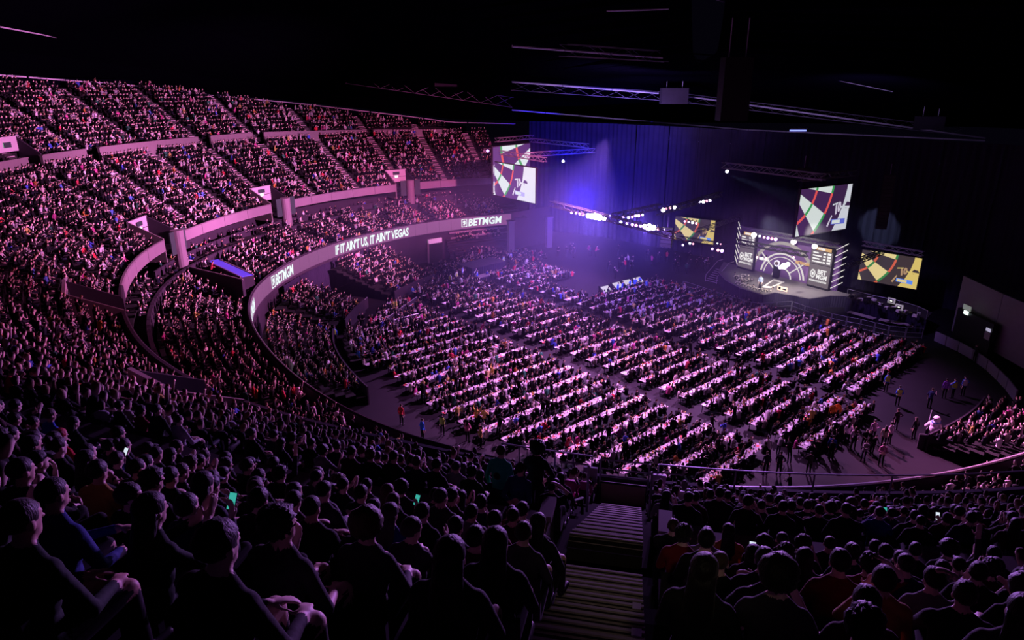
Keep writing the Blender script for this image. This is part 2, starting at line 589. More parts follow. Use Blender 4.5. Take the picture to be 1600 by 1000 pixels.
# ------------------------------------------------------------------ vomitories: walled exits cut into the lower terrace
SIGN_G = emi('exit_sign_green', (0.35, 1.0, 0.6), 1.2)
SIGN_W = emi('exit_sign_white', (0.75, 0.95, 0.9), 2.0)
DARK_SIGN = mat('sign_board', (0.03, 0.05, 0.045), 0.5)
vom_names = {133.0: 'beside the screens', 157.5: 'second from far end', 181.0: 'mid-stand',
             207.0: 'fourth from far end', 231.0: 'nearest the camera'}
for ph in VOMS:
    c9 = ring_at(ph, 9.0); n = norm_at(ph); t = np.array([-n[1], n[0]])
    hb = float(h3base(ph))
    w = 1.7
    def P(o, s_, z):
        q = c9 + n * (o - 9.0) + t * s_
        return (q[0], q[1], z)
    fl = hb - 1.4
    MB().poly([P(8.9, -w, fl), P(8.9, w, fl), P(12.4, w, fl), P(12.4, -w, fl)]).build('floor_exit', M['dark_wall'], **S)
    for s_ in (-1, 1):
        a, b = w * s_, (w + 0.16) * s_
        top0, top1 = hb + 0.95, hb + 2.55
        mb = MB()
        mb.quad_strip([[P(8.9, a, fl), P(8.9, b, fl), P(8.9, b, top0), P(8.9, a, top0)], [P(12.0, a, fl), P(12.0, b, fl), P(12.0, b, top1), P(12.0, a, top1)]], True, True)
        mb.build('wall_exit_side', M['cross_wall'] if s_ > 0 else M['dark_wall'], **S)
    # pale back wall with the doorway below
    zt = hb + 2.65
    mb = MB()
    mb.quad_strip([[P(12.0, -w - 0.16, hb + 0.75), P(12.2, -w - 0.16, hb + 0.75), P(12.2, -w - 0.16, zt), P(12.0, -w - 0.16, zt)],
                   [P(12.0, w + 0.16, hb + 0.75), P(12.2, w + 0.16, hb + 0.75), P(12.2, w + 0.16, zt), P(12.0, w + 0.16, zt)]], True, True)
    mb.build('wall_exit_back', M['pale_wall'], **S)
    mb = MB()
    mb.quad_strip([[P(12.9, -w, fl), P(13.0, -w, fl), P(13.0, -w, hb + 1.2), P(12.9, -w, hb + 1.2)], [P(12.9, w, fl), P(13.0, w, fl), P(13.0, w, hb + 1.2), P(12.9, w, hb + 1.2)]], True, True)
    mb.build('wall_exit_door', M['black'], **S)
    rz = math.atan2(t[1], t[0])
    sg = empty('exit_sign', P(11.9, 0, hb + 1.85), rz, label=f'green exit sign on the pale wall of the stand exit {vom_names[ph]}', cat='sign', group='exit signs in the stand exits')
    MB().box((0, 0, 0.25), (1.1, 0.05, 0.45)).build('board', DARK_SIGN, sg)
    MB().box((0, 0, -0.25), (0.5, 0.12, 0.28)).build('lamp', SIGN_W, sg)
    # rounded pillar that carries the terrace edge, with the dark section boards beside it
    if ph > 200:
        continue
    q = P(8.6, -0.55, 0)
    pl = empty('pillar', (q[0], q[1], 7.0), rz, label=f'round pale pillar under the stand exit {vom_names[ph]}', cat='pillar', group='pillars at the stand exits')
    rg = []
    for z in (-0.4, hb - 7.0 + 1.35):
        rg.append([(0.62 * math.cos(a), 0.62 * math.sin(a), z) for a in np.linspace(0, 2 * math.pi, 17)[:-1]])
    MB().quad_strip(rg, True, True).build('shaft', M['fascia'], pl, smooth=False)
    MB().box((-1.25, 0, hb - 7.0 + 0.2), (0.95, 0.12, 2.3)).build('section_board', DARK_SIGN, pl)
    MB().box((1.25, 0, hb - 7.0 + 0.2), (0.95, 0.12, 2.3)).build('section_board', DARK_SIGN, pl)
    for sx in (-1.25, 1.25):
        fb = MB().box((sx, -0.07, hb - 7.0 + 0.75), (0.34, 0.02, 0.42)).build('panel_mark', M['pale_wall'], pl)

# lanes dividing the middle terrace: stair walls near the far-left
STAIR_WALLS = []
for a_, b_, zt, wd, lab in (((176.5, 7.0), (184.3, 1.0), 7.0, 1.3, 'long diagonal stair wall with a blue top in the middle terrace'), ((182.0, 7.2), (188.5, 0.7), 7.5, 0.3, 'dark diagonal stair wall with a thin pale edge beside the blue-topped one')):
    a_, b_ = ring_at(*a_), ring_at(*b_); d_ = b_ - a_; L_ = float(np.hypot(*d_))
    STAIR_WALLS.append((a_, b_))
    bw = empty('stair_wall', ((a_[0] + b_[0]) / 2, (a_[1] + b_[1]) / 2, 5.0), math.atan2(d_[1], d_[0]), label=lab, cat='wall')
    MB().box((0, 0, (zt - 5.0) / 2), (L_, wd, zt - 5.0)).build('body', M['dark_wall'], bw)
    if wd > 1:
        MB().box((0, 0, zt - 5.0 + 0.03), (L_, wd - 0.2, 0.05)).build('blue_top', mat('blue_top', (0.10, 0.12, 0.75), 0.4), bw)
    for s_ in ((-wd / 2, wd / 2) if wd > 1 else (0,)):
        MB().box((0, s_, zt - 5.0 + 0.05), (L_, 0.10, 0.10)).build('edge', M['fascia'], bw)
# exit let into the cross aisle at the left edge of the view
for nm, o0_, o1_, m_, z0_, z1_, p0_, p1_ in (('wall_exit_back', 23.0, 23.2, 'pale_wall', 18.9, 20.3, 180.0, 183.5), ('wall_exit_side', 21.0, 23.1, 'dark_wall', 17.2, 20.2, 179.8, 180.0)):
    rg = []
    for p_ in (p0_, p1_):
        rg.append([(*ring_at(p_, o), z) for o, z in ((o0_, z0_), (o1_, z0_), (o1_, z1_), (o0_, z1_ if nm.endswith('back') else 18.6))])
    MB().quad_strip(rg, True, True).build(nm, M[m_], **S)
n_ = norm_at(181.3); q_ = ring_at(181.3, 22.9)
sg = empty('exit_sign', (q_[0], q_[1], 19.55), math.atan2(n_[0], -n_[1]), label='green-white exit sign on the small pale wall at the cross aisle', cat='sign')
MB().box((0, 0, 0), (0.9, 0.05, 0.4)).build('board', SIGN_G, sg)
MB().box((0, 0.04, 0), (1.0, 0.05, 0.5)).build('backing', DARK_SIGN, sg)

# ------------------------------------------------------------------ stairs
def stair_steps(ph, o_list, width):
    """(centre, yaw, size) of each tread box"""
    out = []
    n = norm_at(ph)
    rz = math.atan2(n[1], n[0])
    for o, h, d in o_list:
        p = ring_at(ph, o)
        out.append(((p[0], p[1], h), rz, d))
    return out


def lower_list(ph):
    L = []
    for i in range(T3_N):
        hh = float(h3(i, ph)); dn = float(h3(1, ph) - h3(0, ph))
        if in_vom(ph, o3(i), 0.2):
            continue
        L.append((o3(i) - 0.2, hh + 0.02, 0.42)); L.append((o3(i) + 0.2, hh + dn / 2, 0.42))
    return L


def upper_list(ph):
    L = []
    for i in range(T4_N):
        if h4(i) > float(top4(ph)):
            break
        L.append((o4(i) - 0.2, h4(i) + 0.02, 0.42)); L.append((o4(i) + 0.2, h4(i) + 0.25, 0.42))
    return L


def middle_list(ph):
    return [(o2(i), h2(i) + 0.03, 0.5) for i in range(T2_N)]


st_n = {}
for k, ph in enumerate(AISLES):
    if ph == AISLE_PHI or ph > 246:
        continue
    for nm, lst, wd, word in (('lower', lower_list(ph), 1.1, 'lower terrace'), ('upper', upper_list(ph), 1.1, 'upper terrace'), ('middle', middle_list(ph), 1.1, 'middle terrace')):
        if not lst:
            continue
        if nm == 'middle' and k % 2:
            continue
        st_n[nm] = st_n.get(nm, 0) + 1
        mb = MB()
        for c, rz, d in stair_steps(ph, lst, wd):
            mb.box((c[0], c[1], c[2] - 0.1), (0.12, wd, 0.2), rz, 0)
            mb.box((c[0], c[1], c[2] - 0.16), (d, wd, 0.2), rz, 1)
        c0 = mb.v[0]
        st = empty('stairway', (0, 0, 0), label=f'{ordinal(st_n[nm])} stair from the far end of the {word}, narrow steps with pale nosings', cat='stair', group=f'stairs of the {word}')
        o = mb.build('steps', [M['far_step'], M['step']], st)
        o['kind'] = 'stuff'

# the stair in front of the camera: every step is a part
st = empty('stairway', (0, 0, 0), label='wide carpeted stair with pale nosings running down from the camera', cat='stair')
n_a = norm_at(AISLE_PHI)
rz_a = math.atan2(n_a[1], n_a[0])
W_A = 1.32
up_l = [q for q in upper_list(AISLE_PHI) if q[0] < 30.6]
lo_l = lower_list(AISLE_PHI)[3:]
step_me = MB().box((0, 0, -0.14), (0.42, W_A, 0.26)).mesh('step', [M['step']])
nose_mb = MB()
nose_mb.box((-0.195, 0, 0.0), (0.035, W_A, 0.03)); nose_mb.box((-0.125, 0, -0.005), (0.018, W_A, 0.016)); nose_mb.box((0.02, 0, -0.006), (0.014, W_A, 0.014))
nose_me = nose_mb.mesh('nosing', [M['nosing']])
for j, (c, rz, d) in enumerate(stair_steps(AISLE_PHI, up_l + lo_l, W_A)):
    s_ = link('step', step_me, st, loc=c, rz=rz)
    link('nosing', nose_me, s_)
    if 4 < j < len(up_l) and j % 3 == 0:
        tag_o = MB().box((-0.17, (W_A / 2 - 0.08), 0.02), (0.10, 0.10, 0.012)).build('row_marker', M['pale_wall'], s_)


def along(o, s_, z):
    p = ring_at(AISLE_PHI, 0.0) + n_a * o + np.array([-n_a[1], n_a[0]]) * s_
    return Vector((p[0], p[1], z))


# end posts of the cross-aisle wall either side of the stair
for s_, w_ in ((-1, 'left'), (1, 'right')):
    # +s runs to the right seen from the camera when walking down
    e_ = empty('gate_post', along(21.0, s_ * 0.98, 17.2), rz_a, label=f'box post with pale cap and lower ledge on the {"right" if s_ > 0 else "left"} side of the stair opening', cat='post')
    MB().box((0.1, 0, 0.45), (1.0, 0.14, 0.95)).build('body', M['cross_wall'], e_)
    MB().box((-0.1, 0, 0.97), (0.6, 0.22, 0.12)).build('cap', M['fascia'], e_)
    MB().box((0.50, 0, 0.70), (0.45, 0.20, 0.07)).build('ledge', M['metal'], e_)
    MB().box((0.50, 0.0, 0.74), (0.36, 0.13, 0.03)).build('ledge_tray', M['black'], e_)

# guard rail and panel at the foot of the stair
zb = float(h3base(AISLE_PHI))
gr = empty('guard_rail', along(9.2, 0, zb), rz_a, label='pale tubular guard rail above the panel at the foot of the stair', cat='rail')
for z in (1.25, 1.62, 0.95):
    MB().tube((0, -0.85, z), (0, 0.85, z), 0.03).build('rail_bar', M['metal'], gr)
for s_ in (-0.85, 0.85):
    MB().tube((0, s_, 0.0), (0, s_, 1.62), 0.035).build('upright', M['metal'], gr)
for s_ in (-1, 1):
    MB().box((0.1, s_ * 1.2, 0.75), (0.1, 0.5, 1.1)).build('side_panel', mat('grey_panel', (0.22, 0.20, 0.25), 0.4), gr)
pn = empty('end_panel', along(9.45, 0, zb), rz_a, label='tan panel closing the foot of the stair below the rail', cat='panel')
MB().box((0, 0, 0.45), (0.08, 1.55, 0.8)).build('board', M['fascia_back'], pn)
MB().box((0, 0, 0.88), (0.14, 1.6, 0.08)).build('cap', M['black'], pn)
for s_, w_ in ((-1, 'left'), (1, 'right')):
    hr = empty('hand_rail', along(13.2, s_ * 0.85, float(h3(5, AISLE_PHI))), rz_a, label=f'tall steel rail post with grey side panel, {"right" if s_ > 0 else "left"} of the lower stair', cat='rail')
    MB().tube((1.2, 0, 0.4), (1.2, 0, 2.05), 0.035).build('post', M['metal'], hr)
    MB().tube((1.2, 0, 2.05), (1.2, s_ * 0.8, 2.05), 0.025).build('top_bar', M['metal'], hr)
pass
# long hand rail on the front of the lower terrace right of the stair, and the glass under it
def rail_run(lo, hi, o, z0, z1, label):
    rl = empty('safety_rail', (0, 0, 0), label=label, cat='rail')
    pts = [(*ring_at(p, o), float(h3base(p)) + z1) for p in np.linspace(lo, hi, 14)]
    MB().path(pts, 0.03).build('rail_bar', M['metal'], rl)
    for p in np.linspace(lo, hi, 6):
        q = ring_at(p, o); b = float(h3base(p))
        MB().tube((q[0], q[1], b + z0), (q[0], q[1], b + z1), 0.03).build('post', M['metal'], rl)
rail_run(AISLE_PHI + 1.3, AISLE_PHI + 16, 9.05, 0.8, 1.55, 'long thin steel safety rail on the front edge, right of the stair foot')
rail_run(AISLE_PHI - 5, AISLE_PHI - 1.3, 9.05, 0.8, 1.6, 'short steel safety rail on the front edge, left of the stair foot')

# ------------------------------------------------------------------ light ribbon with lettering on the bowl front
led_m = emi('led_mauve', (0.30, 0.10, 0.27), 0.75)
txt_m = emi('led_white', (0.80, 0.97, 0.95), 1.1)
rib = empty('light_ribbon', (0, 0, 0), label='curved mauve light ribbon with white lettering along the bowl front', cat='screen')
for lo in np.arange(116.0, 312.0, 2.8):
    mb = MB(); rings = []
    for ph in np.linspace(lo + 0.03, lo + 2.77, 4):
        pts = []
        for o, z in ((-0.02, 4.35), (-0.06, 4.35), (-0.06, 6.0), (-0.02, 6.0)):
            q = ring_at(ph, o); pts.append((q[0], q[1], z))
        rings.append(pts)
    mb.quad_strip(rings, True, True).build('led_panel', led_m, rib)
cap_pts = [(*ring_at(p, 0.12), 6.1) for p in np.arange(256, 312, 1.0)]
MB().path([(*ring_at(p, 0.12), 6.1) for p in np.arange(115.5, 256.5, 1.0)], 0.05, 6).build('cap_rail', M['dark_wall'], rib)  # this length coloured dark to look unlit
MB().path(cap_pts, 0.08, 6).build('cap_rail', mat('cap_steel_lit', (0.62, 0.58, 0.6), 0.4, 0.3), rib)  # paler copy: ribbon light spilling on the ledge is put into its colour


def ring_text(txt, phi_left, height, z, name='lettering', xs=0.62, logo=True, shear=0.12):
    v, f = text_mesh(txt, height, 0.055, shear, xs)
    s0 = float(np.interp(phi_left, PHI, SLEN))
    lead = height * 1.05 if logo else 0
    V = []
    def place(x, y):
        ph = float(np.interp(s0 - x, SLEN, PHI))
        q = ring_at(ph, -0.09)
        return (q[0], q[1], z + y)
    for x, y, _ in v:
        V.append(place(x + lead, y))
    me = bpy.data.meshes.new(name); me.from_pydata(V, [], f); me.materials.append(txt_m)
    link(name, me, rib)
    if logo:
        # square emblem with a maned head in outline
        h = height * 1.15
        mb = MB()
        sq = [(0.0, -0.08), (0.8 * h, -0.08), (0.8 * h, h - 0.08), (0.0, h - 0.08)]
        inn = [(0.1 * h, 0.02 * h), (0.7 * h, 0.02 * h), (0.7 * h, 0.84 * h), (0.1 * h, 0.84 * h)]
        for k in range(4):
            mb.poly([place(*sq[k]), place(*sq[(k + 1) % 4]), place(*inn[(k + 1) % 4]), place(*inn[k])])
        head = [(0.2, 0.2), (0.42, 0.1), (0.5, 0.28), (0.62, 0.36), (0.56, 0.5), (0.6, 0.62), (0.45, 0.76), (0.25, 0.7), (0.18, 0.5), (0.34, 0.45)]
        mb.poly([place(a * h, b * h) for a, b in head])
        mb.build('emblem', txt_m, rib)


ring_text("IF IT AIN'T US, IT AIN'T VEGAS", 158.9, 1.12, 4.62, xs=0.66, logo=False)
ring_text('BETMGM', 127.6, 1.05, 4.70, xs=0.95)
ring_text('BETMGM', 179.3, 1.12, 4.62, xs=0.75)
ring_text('BETMGM', 196.5, 1.12, 4.62, xs=0.75)
ring_text("IF IT AIN'T US, IT AIN'T VEGAS", 226.0, 1.12, 4.62, xs=0.66, logo=False)

# ------------------------------------------------------------------ drapes below the ribbon, pillars, shutters
def pleat_drape(p0, p1, z0, z1, name, m, pleat=0.55, amp=0.12, parent=None, **kw):
    p0, p1 = np.array(p0, float), np.array(p1, float)
    L = np.hypot(*(p1 - p0)); d = (p1 - p0) / L; nn = np.array([-d[1], d[0]])
    k = max(8, int(L / pleat * 4))
    top, bot = [], []
    for j in range(k + 1):
        x = L * j / k
        a = amp * math.sin(2 * math.pi * x / pleat) + amp * 0.5 * math.sin(x * 1.7)
        q = p0 + d * x + nn * a
        top.append((q[0], q[1], z1)); bot.append((q[0], q[1], z0))
    return MB().quad_strip([bot, top], False).build(name, m, parent, smooth=True, **kw)


lo_dr = empty('drape', (0, 0, 0), label='dark pleated drape hanging under the light ribbon behind the floor seats', cat='curtain')
for a, b in ((150.0, 160.0), (160.2, 170.0), (170.2, 176.0)):
    for k in np.arange(a, b - 0.5, 2.5):
        p0, p1 = ring_at(k, -0.25), ring_at(min(b, k + 2.5), -0.25)
        pleat_drape(p0, p1, 0.4, 4.1, 'drape_panel', M['drape'], 0.5, 0.09, lo_dr)
# doorways with pale lintels in the wall under the bowl
for ph, w_, lab in ((152.5, 2.2, 'pale lintel sign over the dark doorway between the two floor stands'), (134.0, 2.4, 'pale lintel sign over the doorway beside the shutter')):
    q = ring_at(ph, -0.3); n = norm_at(ph); rz = math.atan2(n[0], -n[1])
    dd = empty('door_frame', (q[0], q[1], 0), rz, label=lab, cat='doorway')
    MB().box((0, -0.2, 3.15), (w_, 0.3, 0.65)).build('lintel', mat('lintel', (0.55, 0.55, 0.6), 0.6, emit=(0.5, 0.55, 0.65), estr=0.12), dd)
    MB().box((0, 0, 1.4), (w_, 0.1, 2.8)).build('opening', M['black'], dd)
    MB().box((w_ / 2 + 0.15, 0, 1.5), (0.25, 0.25, 3.0)).build('jamb', M['cross_wall'], dd)
# box seats strip and shutter at the far end of the bowl
sh = empty('folded_stand', (0, 0, 0), label='folded-back stand with horizontal slats under the ribbon beside the pink pillar', cat='stand')
for j in range(9):
    z = 0.35 + j * 0.33
    rings = []
    for ph in np.linspace(117.5, 131.5, 10):
        o = -1.5 + j * 0.13
        pts = []
        for do, dz in ((0, 0), (0, 0.2), (0.25, 0.2), (0.25, 0)):
            q = ring_at(ph, o + do); pts.append((q[0], q[1], z + dz))
        rings.append(pts)
    MB().quad_strip(rings, True, True).build('slat', M['dark_wall'], sh)
sweep('floor_balcony', [(-1.1, 2.35), (0.3, 2.35)], M['dark_wall'], lo=117.3, hi=130.5, **S)
bx = empty('box_balcony', (0, 0, 0), label='recessed balcony with two pale rails under the ribbon at the far end', cat='balcony')
for z, o in ((3.35, -0.5), (4.05, -0.1)):
    rings = []
    for ph in np.linspace(117.3, 130.5, 9):
        pts = []
        for do, dz in ((0, 0), (0, 0.22), (0.15, 0.22), (0.15, 0)):
            q = ring_at(ph, o + do); pts.append((q[0], q[1], z + dz - 0.22))
        rings.append(pts)
    MB().quad_strip(rings, True, True).build('rail', M['fascia'], bx)
for px, py, h0_, h1_, lab in ((798, 402, 0, 5.7, 'tall pink-lit pillar where the light ribbon ends'), (857, 386, 0, 5.0, 'second pink-lit pillar in the dark beyond the ribbon end')):
    b = at_h(px, py, 0)
    pp = empty('pillar', b, label=lab, cat='pillar')
    MB().box((0, 0, h1_ / 2), (0.9, 0.9, h1_), math.radians(20)).build('shaft', M['fascia'], pp)
    MB().box((0, 0, h1_ - 0.1), (1.1, 1.1, 0.2), math.radians(20)).build('cap', M['fascia'], pp)
# dark wall between them and the far back
pA, pB = ring_at(116, 0.3), at_h(860, 386, 0)
MB().quad_strip([[(pA[0], pA[1], 0), (pA[0], pA[1], 6.0)], [(pB[0] + 0, pB[1] + 4, 0), (pB[0], pB[1] + 4, 6.0)]], False).build('wall_far_corner', M['dark_wall'], **S)

# great black drapes behind the stage, floor to roof
gd = empty('stage_drapes', (0, 0, 0), label='huge dark pleated drapes hanging from the roof behind stage and screens', cat='curtain')
line = [hall(84.0, -92), hall(88.5, -78), hall(89.5, -66), hall(89.5, -50), hall(89.5, -34), hall(89.0, -22), hall(84.5, -15.5)]
for a, b in zip(line[:-1], line[1:]):
    k = max(1, int((b - a).length / 4.5))
    for j in range(k):
        q0, q1 = a.lerp(b, j / k), a.lerp(b, (j + 1) / k)
        pleat_drape((q0.x, q0.y), (q1.x, q1.y), 0.0, 19.0, 'drape_panel', M['drape'], 0.9, 0.16, gd)
# wall and low barrier on the right
wr = [(46.6, 68.0), (46.3, 61.5), (46.2, 54.0), (46.0, 46.0)]
for k, (a, b) in enumerate(zip(wr[:-1], wr[1:])):
    dx, dy = b[0] - a[0], b[1] - a[1]; L = math.hypot(dx, dy)
    MB().box(((a[0] + b[0]) / 2, (a[1] + b[1]) / 2, 3.6 if k else 3.4), (L - 0.05, 0.2, 5.6 if k else 6.0), math.atan2(dy, dx)).build('wall_right', mat('grey_wall', (0.20, 0.17, 0.20), 0.7, noise_amt=0.1), **S)
db = empty('exit_door', (45.6, 63.2, 0), math.radians(92), label='dark double exit door recess in the grey wall at the hall edge', cat='door')
MB().box((0, 0.1, 1.9), (5.2, 0.5, 3.6)).build('recess', M['black'], db)
MB().box((1.2, 0.45, 4.1), (1.1, 0.08, 0.5)).build('sign_board', mat('sign_dim', (0.5, 0.55, 0.5), 0.5, emit=(0.5, 0.6, 0.5), estr=0.25), db)
MB().box((1.2, 0.45, 3.6), (0.6, 0.08, 0.35)).build('sign_lamp', SIGN_W, db)
MB().box((-2.2, 0.45, 2.4), (0.7, 0.06, 0.7)).build('notice', M['pale_wall'], db)
MB().box((-2.2, 0.45, 3.0), (0.6, 0.06, 0.3)).build('notice_lamp', mat('lamp_dim', (0.6, 0.55, 0.7), 0.5, emit=(0.7, 0.65, 0.9), estr=0.5), db)
bpts = [at_h(1462, 519, 0.9), at_h(1480, 527, 0.9), at_h(1500, 536, 0.9), at_h(1522, 548, 0.9), at_h(1545, 564, 0.9), at_h(1562, 580, 0.9), at_h(1576, 594, 0.9), at_h(1590, 612, 0.9)]
rb = empty('rink_board', (0, 0, 0), label='low pale curved board wall edging the open floor by the exit', cat='barrier')
for k, (a, b) in enumerate(zip(bpts[:-1], bpts[1:])):
    d = b - a
    MB().box(((a.x + b.x) / 2, (a.y + b.y) / 2, 0.5), (d.length - 0.12, 0.12, 1.0), math.atan2(d.y, d.x)).build('board_panel', mat('board_pale', (0.30, 0.26, 0.33), 0.45), rb)
# dark stand block on the right edge behind the boards
MB().quad_strip([[(47, 30, 0), (47, 50, 0), (47, 50, 3.4), (47, 30, 3.4)], [(70, 30, 0), (70, 50, 0), (70, 50, 7.5), (70, 30, 7.5)]], True, True).build('wall_right_stand', M['dark_wall'], **S)

# ------------------------------------------------------------------ roof: dark shell, edge beam, catwalk rings, trusses
def roof_h(ph):
    return np.interp(ph, [84, 100, 115, 138, 158, 169, 190, 320], [17.0, 17.3, 18.0, 21.9, 24.9, 25.8, 27.0, 29.5])


rings = []
for fr, up in ((1.0, 0.6), (0.92, 2.5), (0.7, 6), (0.4, 9), (0.02, 10)):
    rg = []
    for ph in np.arange(84, 444, 6):
        p = ring_at(min(max(ph, 84), 320), 37.0) if ph <= 320 else C0 + 78 * np.array([math.cos(math.radians(ph)), math.sin(math.radians(ph))])
        q = C0 + (p - C0) * fr
        h = float(roof_h(min(ph, 320))) if ph <= 320 else float(np.interp(ph, [320, 350, 380, 444], [29.5, 22, 18, 17]))
        rg.append((q[0], q[1], h + up))
    rings.append(rg)
MB().quad_strip(rings, True).build('ceiling', M['roof'], **S)


def edge_beam(o, dz, r, lo, hi, lab, seg=8.0, m='beam'):
    e_ = empty('roof_beam', (0, 0, 0), label=lab, cat='beam', group='roof beams')
    for a in np.arange(lo, hi, seg):
        pts = [(*ring_at(p, o), float(roof_h(p)) + dz) for p in np.linspace(a, min(hi, a + seg) - 0.25, 5)]
        MB().path(pts, r, 6).build('beam_length', M[m], e_)
    return e_


edge_beam(33.4, 0.15, 0.09, 104, 186, 'long curved roof edge beam over the top rows of the stand')
edge_beam(31.5, 2.6, 0.06, 104, 186, 'thinner roof beam just above the edge beam of the stand')


def truss(name, a, b, w, label, cat='truss', m='truss', r=0.04, group=None, bay=None, flat=False):
    """four-chord lattice truss from a to b"""
    a, b = Vector(a), Vector(b)
    d = (b - a); L = d.length; d.normalize()
    side = d.cross(Vector((0, 0, 1))).normalized(); up = side.cross(d)
    t = empty(name, (0, 0, 0), label=label, cat=cat, group=group)
    cs = [(-1, -1), (1, -1), (1, 1), (-1, 1)]
    for sx, sz in cs:
        off = side * (sx * w / 2) + up * (sz * w / 2)
        MB().tube(a + off, b + off, r, n=5).build('chord', M[m], t)
    mb = MB()
    n = max(2, int(L / (bay or w * 1.4)))
    for i in range(n):
        q0, q1 = a + d * (L * i / n), a + d * (L * (i + 1) / n)
        for (x0, z0), (x1, z1) in zip(cs, cs[1:] + cs[:1]):
            o0 = side * (x0 * w / 2) + up * (z0 * w / 2); o1 = side * (x1 * w / 2) + up * (z1 * w / 2)
            if i % 2: o0, o1 = o1, o0
            mb.tube(q0 + o0, q1 + o1, r * 0.6, n=4, caps=False)
    o = mb.build('bracing', M[m], t)
    o['kind'] = 'stuff'
    return t


# ------------------------------------------------------------------ hanging lighting rig
lamp_body = M['black']
LENS = {'white': emi('lens_white', (0.85, 0.75, 1.0), 30.0), 'violet': emi('lens_violet', (0.62, 0.35, 1.0), 7.0), 'pink': emi('lens_pink', (1.0, 0.35, 0.55), 5.0),
        'cool': emi('lens_cool', (0.8, 0.85, 1.0), 6.0), 'warm': emi('lens_warm', (1.0, 0.92, 0.85), 9.0)}
lens_n = {}


def lamp(p, aim, r, lens, where, size=1.0):
    """a stage lamp: yoke, round can, glowing lens"""
    lens_n[where] = lens_n.get(where, 0) + 1
    p = Vector(p); d = (Vector(aim) - p).normalized()
    t = empty('stage_lamp', p, label=f'{ordinal(lens_n[where])} glowing stage lamp {where}', cat='stage lamp', group='stage lamps ' + where)
    MB().tube((0, 0, 0.45 * size), (0, 0, 0.1 * size), 0.05 * size).build('yoke', lamp_body, t)
    MB().tube(-d * 0.28 * size, d * 0.12 * size, r * 0.75, r * 1.05, n=10).build('can', lamp_body, t)
    u = d.orthogonal().normalized(); w = d.cross(u)
    pts = [d * 0.135 * size + u * r * math.cos(a) + w * r * math.sin(a) for a in np.linspace(0, 2 * math.pi, 13)[:-1]]
    MB().poly(pts).build('lens', LENS[lens], t)
    return t


CAMP = (0, 0, 25)
truss('lighting_truss', at_h(862, 318, 12.3), at_h(1062, 370, 12.3), 0.55, 'long lattice truss across the hall carrying the two brightest lamps')
truss('lighting_truss', at_h(1028, 333, 12.3), at_h(1126, 303, 12.3), 0.5, 'lattice truss rising towards the stage with two lamp clusters')
truss('lighting_truss', at_h(958, 338, 12.3), at_h(1032, 322, 12.3), 0.5, 'short lattice truss linking the lamp trusses over the floor')
W1 = 'on the long truss across the hall'
for px, py, r, k in ((893, 332, .14, 'violet'), (900, 333, .14, 'violet'), (906, 334, .16, 'violet'), (911, 335, .18, 'pink'), (919, 337, .24, 'white'), (925, 338, .30, 'white'), (931, 338, .38, 'white'),
                     (937, 340, .30, 'white'), (944, 342, .2, 'white'), (970, 347, .14, 'cool'), (980, 349, .14, 'violet'), (988, 351, .15, 'violet'), (994, 352, .16, 'pink'), (1001, 353, .16, 'violet'),
                     (1008, 354, .26, 'white'), (1014, 355, .34, 'white'), (1021, 356, .26, 'white'), (1028, 358, .14, 'pink')):
    lamp(at_h(px, py, 11.5), CAMP, r, k, W1)
W2 = 'on the truss rising towards the stage'
for px, py, r, k in ((1036, 328, .24, 'white'), (1041, 326, .14, 'pink'), (1047, 325, .14, 'pink'), (1054, 324, .18, 'white'), (1094, 316, .14, 'white'), (1099, 315, .2, 'white'), (1104, 314, .14, 'pink'), (1109, 313, .16, 'white')):
    lamp(at_h(px, py, 11.5), CAMP, r, k, W2)
W3 = 'on the short linking truss'
for px, py, r, k in ((974, 339, .13, 'violet'), (982, 340, .14, 'cool'), (988, 339, .12, 'pink'), (993, 337, .15, 'violet'), (998, 337, .15, 'pink'), (1004, 336, .12, 'cool')):
    lamp(at_h(px, py, 11.5), CAMP, r, k, W3)
# real light given by the two brightest clusters, towards the seats they face
for px, py, e_ in ((931, 338, 9000), (1014, 355, 8000)):
    p = at_h(px, py, 11.5)
    d = (Vector(CAMP) - p).normalized()
    spot('blinder_light', p + d * 2.0, (0, 10, 20), (0.55, 0.36, 1.0), e_, 120, 1.0, 0.3)
# trusses over the two hanging screens, each with a bright beam lamp
truss('screen_truss', at_h(775, 219, 17.2), at_h(832, 214, 17.2), 0.55, 'lattice truss above the rear hanging screen')
truss('screen_truss', at_h(831, 219, 17.2), at_h(918, 228, 17.2), 0.5, 'thin lattice truss running back from the left screens')
truss('screen_truss', at_h(822, 242, 16.2), at_h(928, 235, 16.2), 0.55, 'bright-edged lattice truss beside the left hanging screens')
truss('screen_truss', at_h(762, 235, 16.2), at_h(852, 250, 16.2), 0.5, 'dark lattice truss crossing in front of the rear hanging screen')
truss('screen_truss', at_h(1130, 258, 16.6), at_h(1288, 277, 16.6), 0.6, 'long lattice truss left of the big hanging screen')
truss('screen_truss', at_h(1250, 279, 16.0), at_h(1334, 270, 16.0), 0.55, 'lattice truss above the big hanging screen over the stage')
for px, py, h, tgt, wh in ((880, 252, 15.6, (-16, 92, 7), 'under the truss beside the left screens'), (1136, 268, 15.9, (52, 86, 6), 'at the end of the truss by the big screen')):
    p = at_h(px, py, h)
    lamp(p, CAMP, .17, 'cool', wh)
    spot('beam_light', p + Vector((0, 0, -0.3)), tgt, (0.6, 0.8, 1.0), 22000, 12, 0.4, 0.05)
for px, py, h, wh in ((762, 236, 16.0, 'at the end of the dark truss by the left screens'),):
    lamp(at_h(px, py, h), CAMP, .2, 'violet', wh)
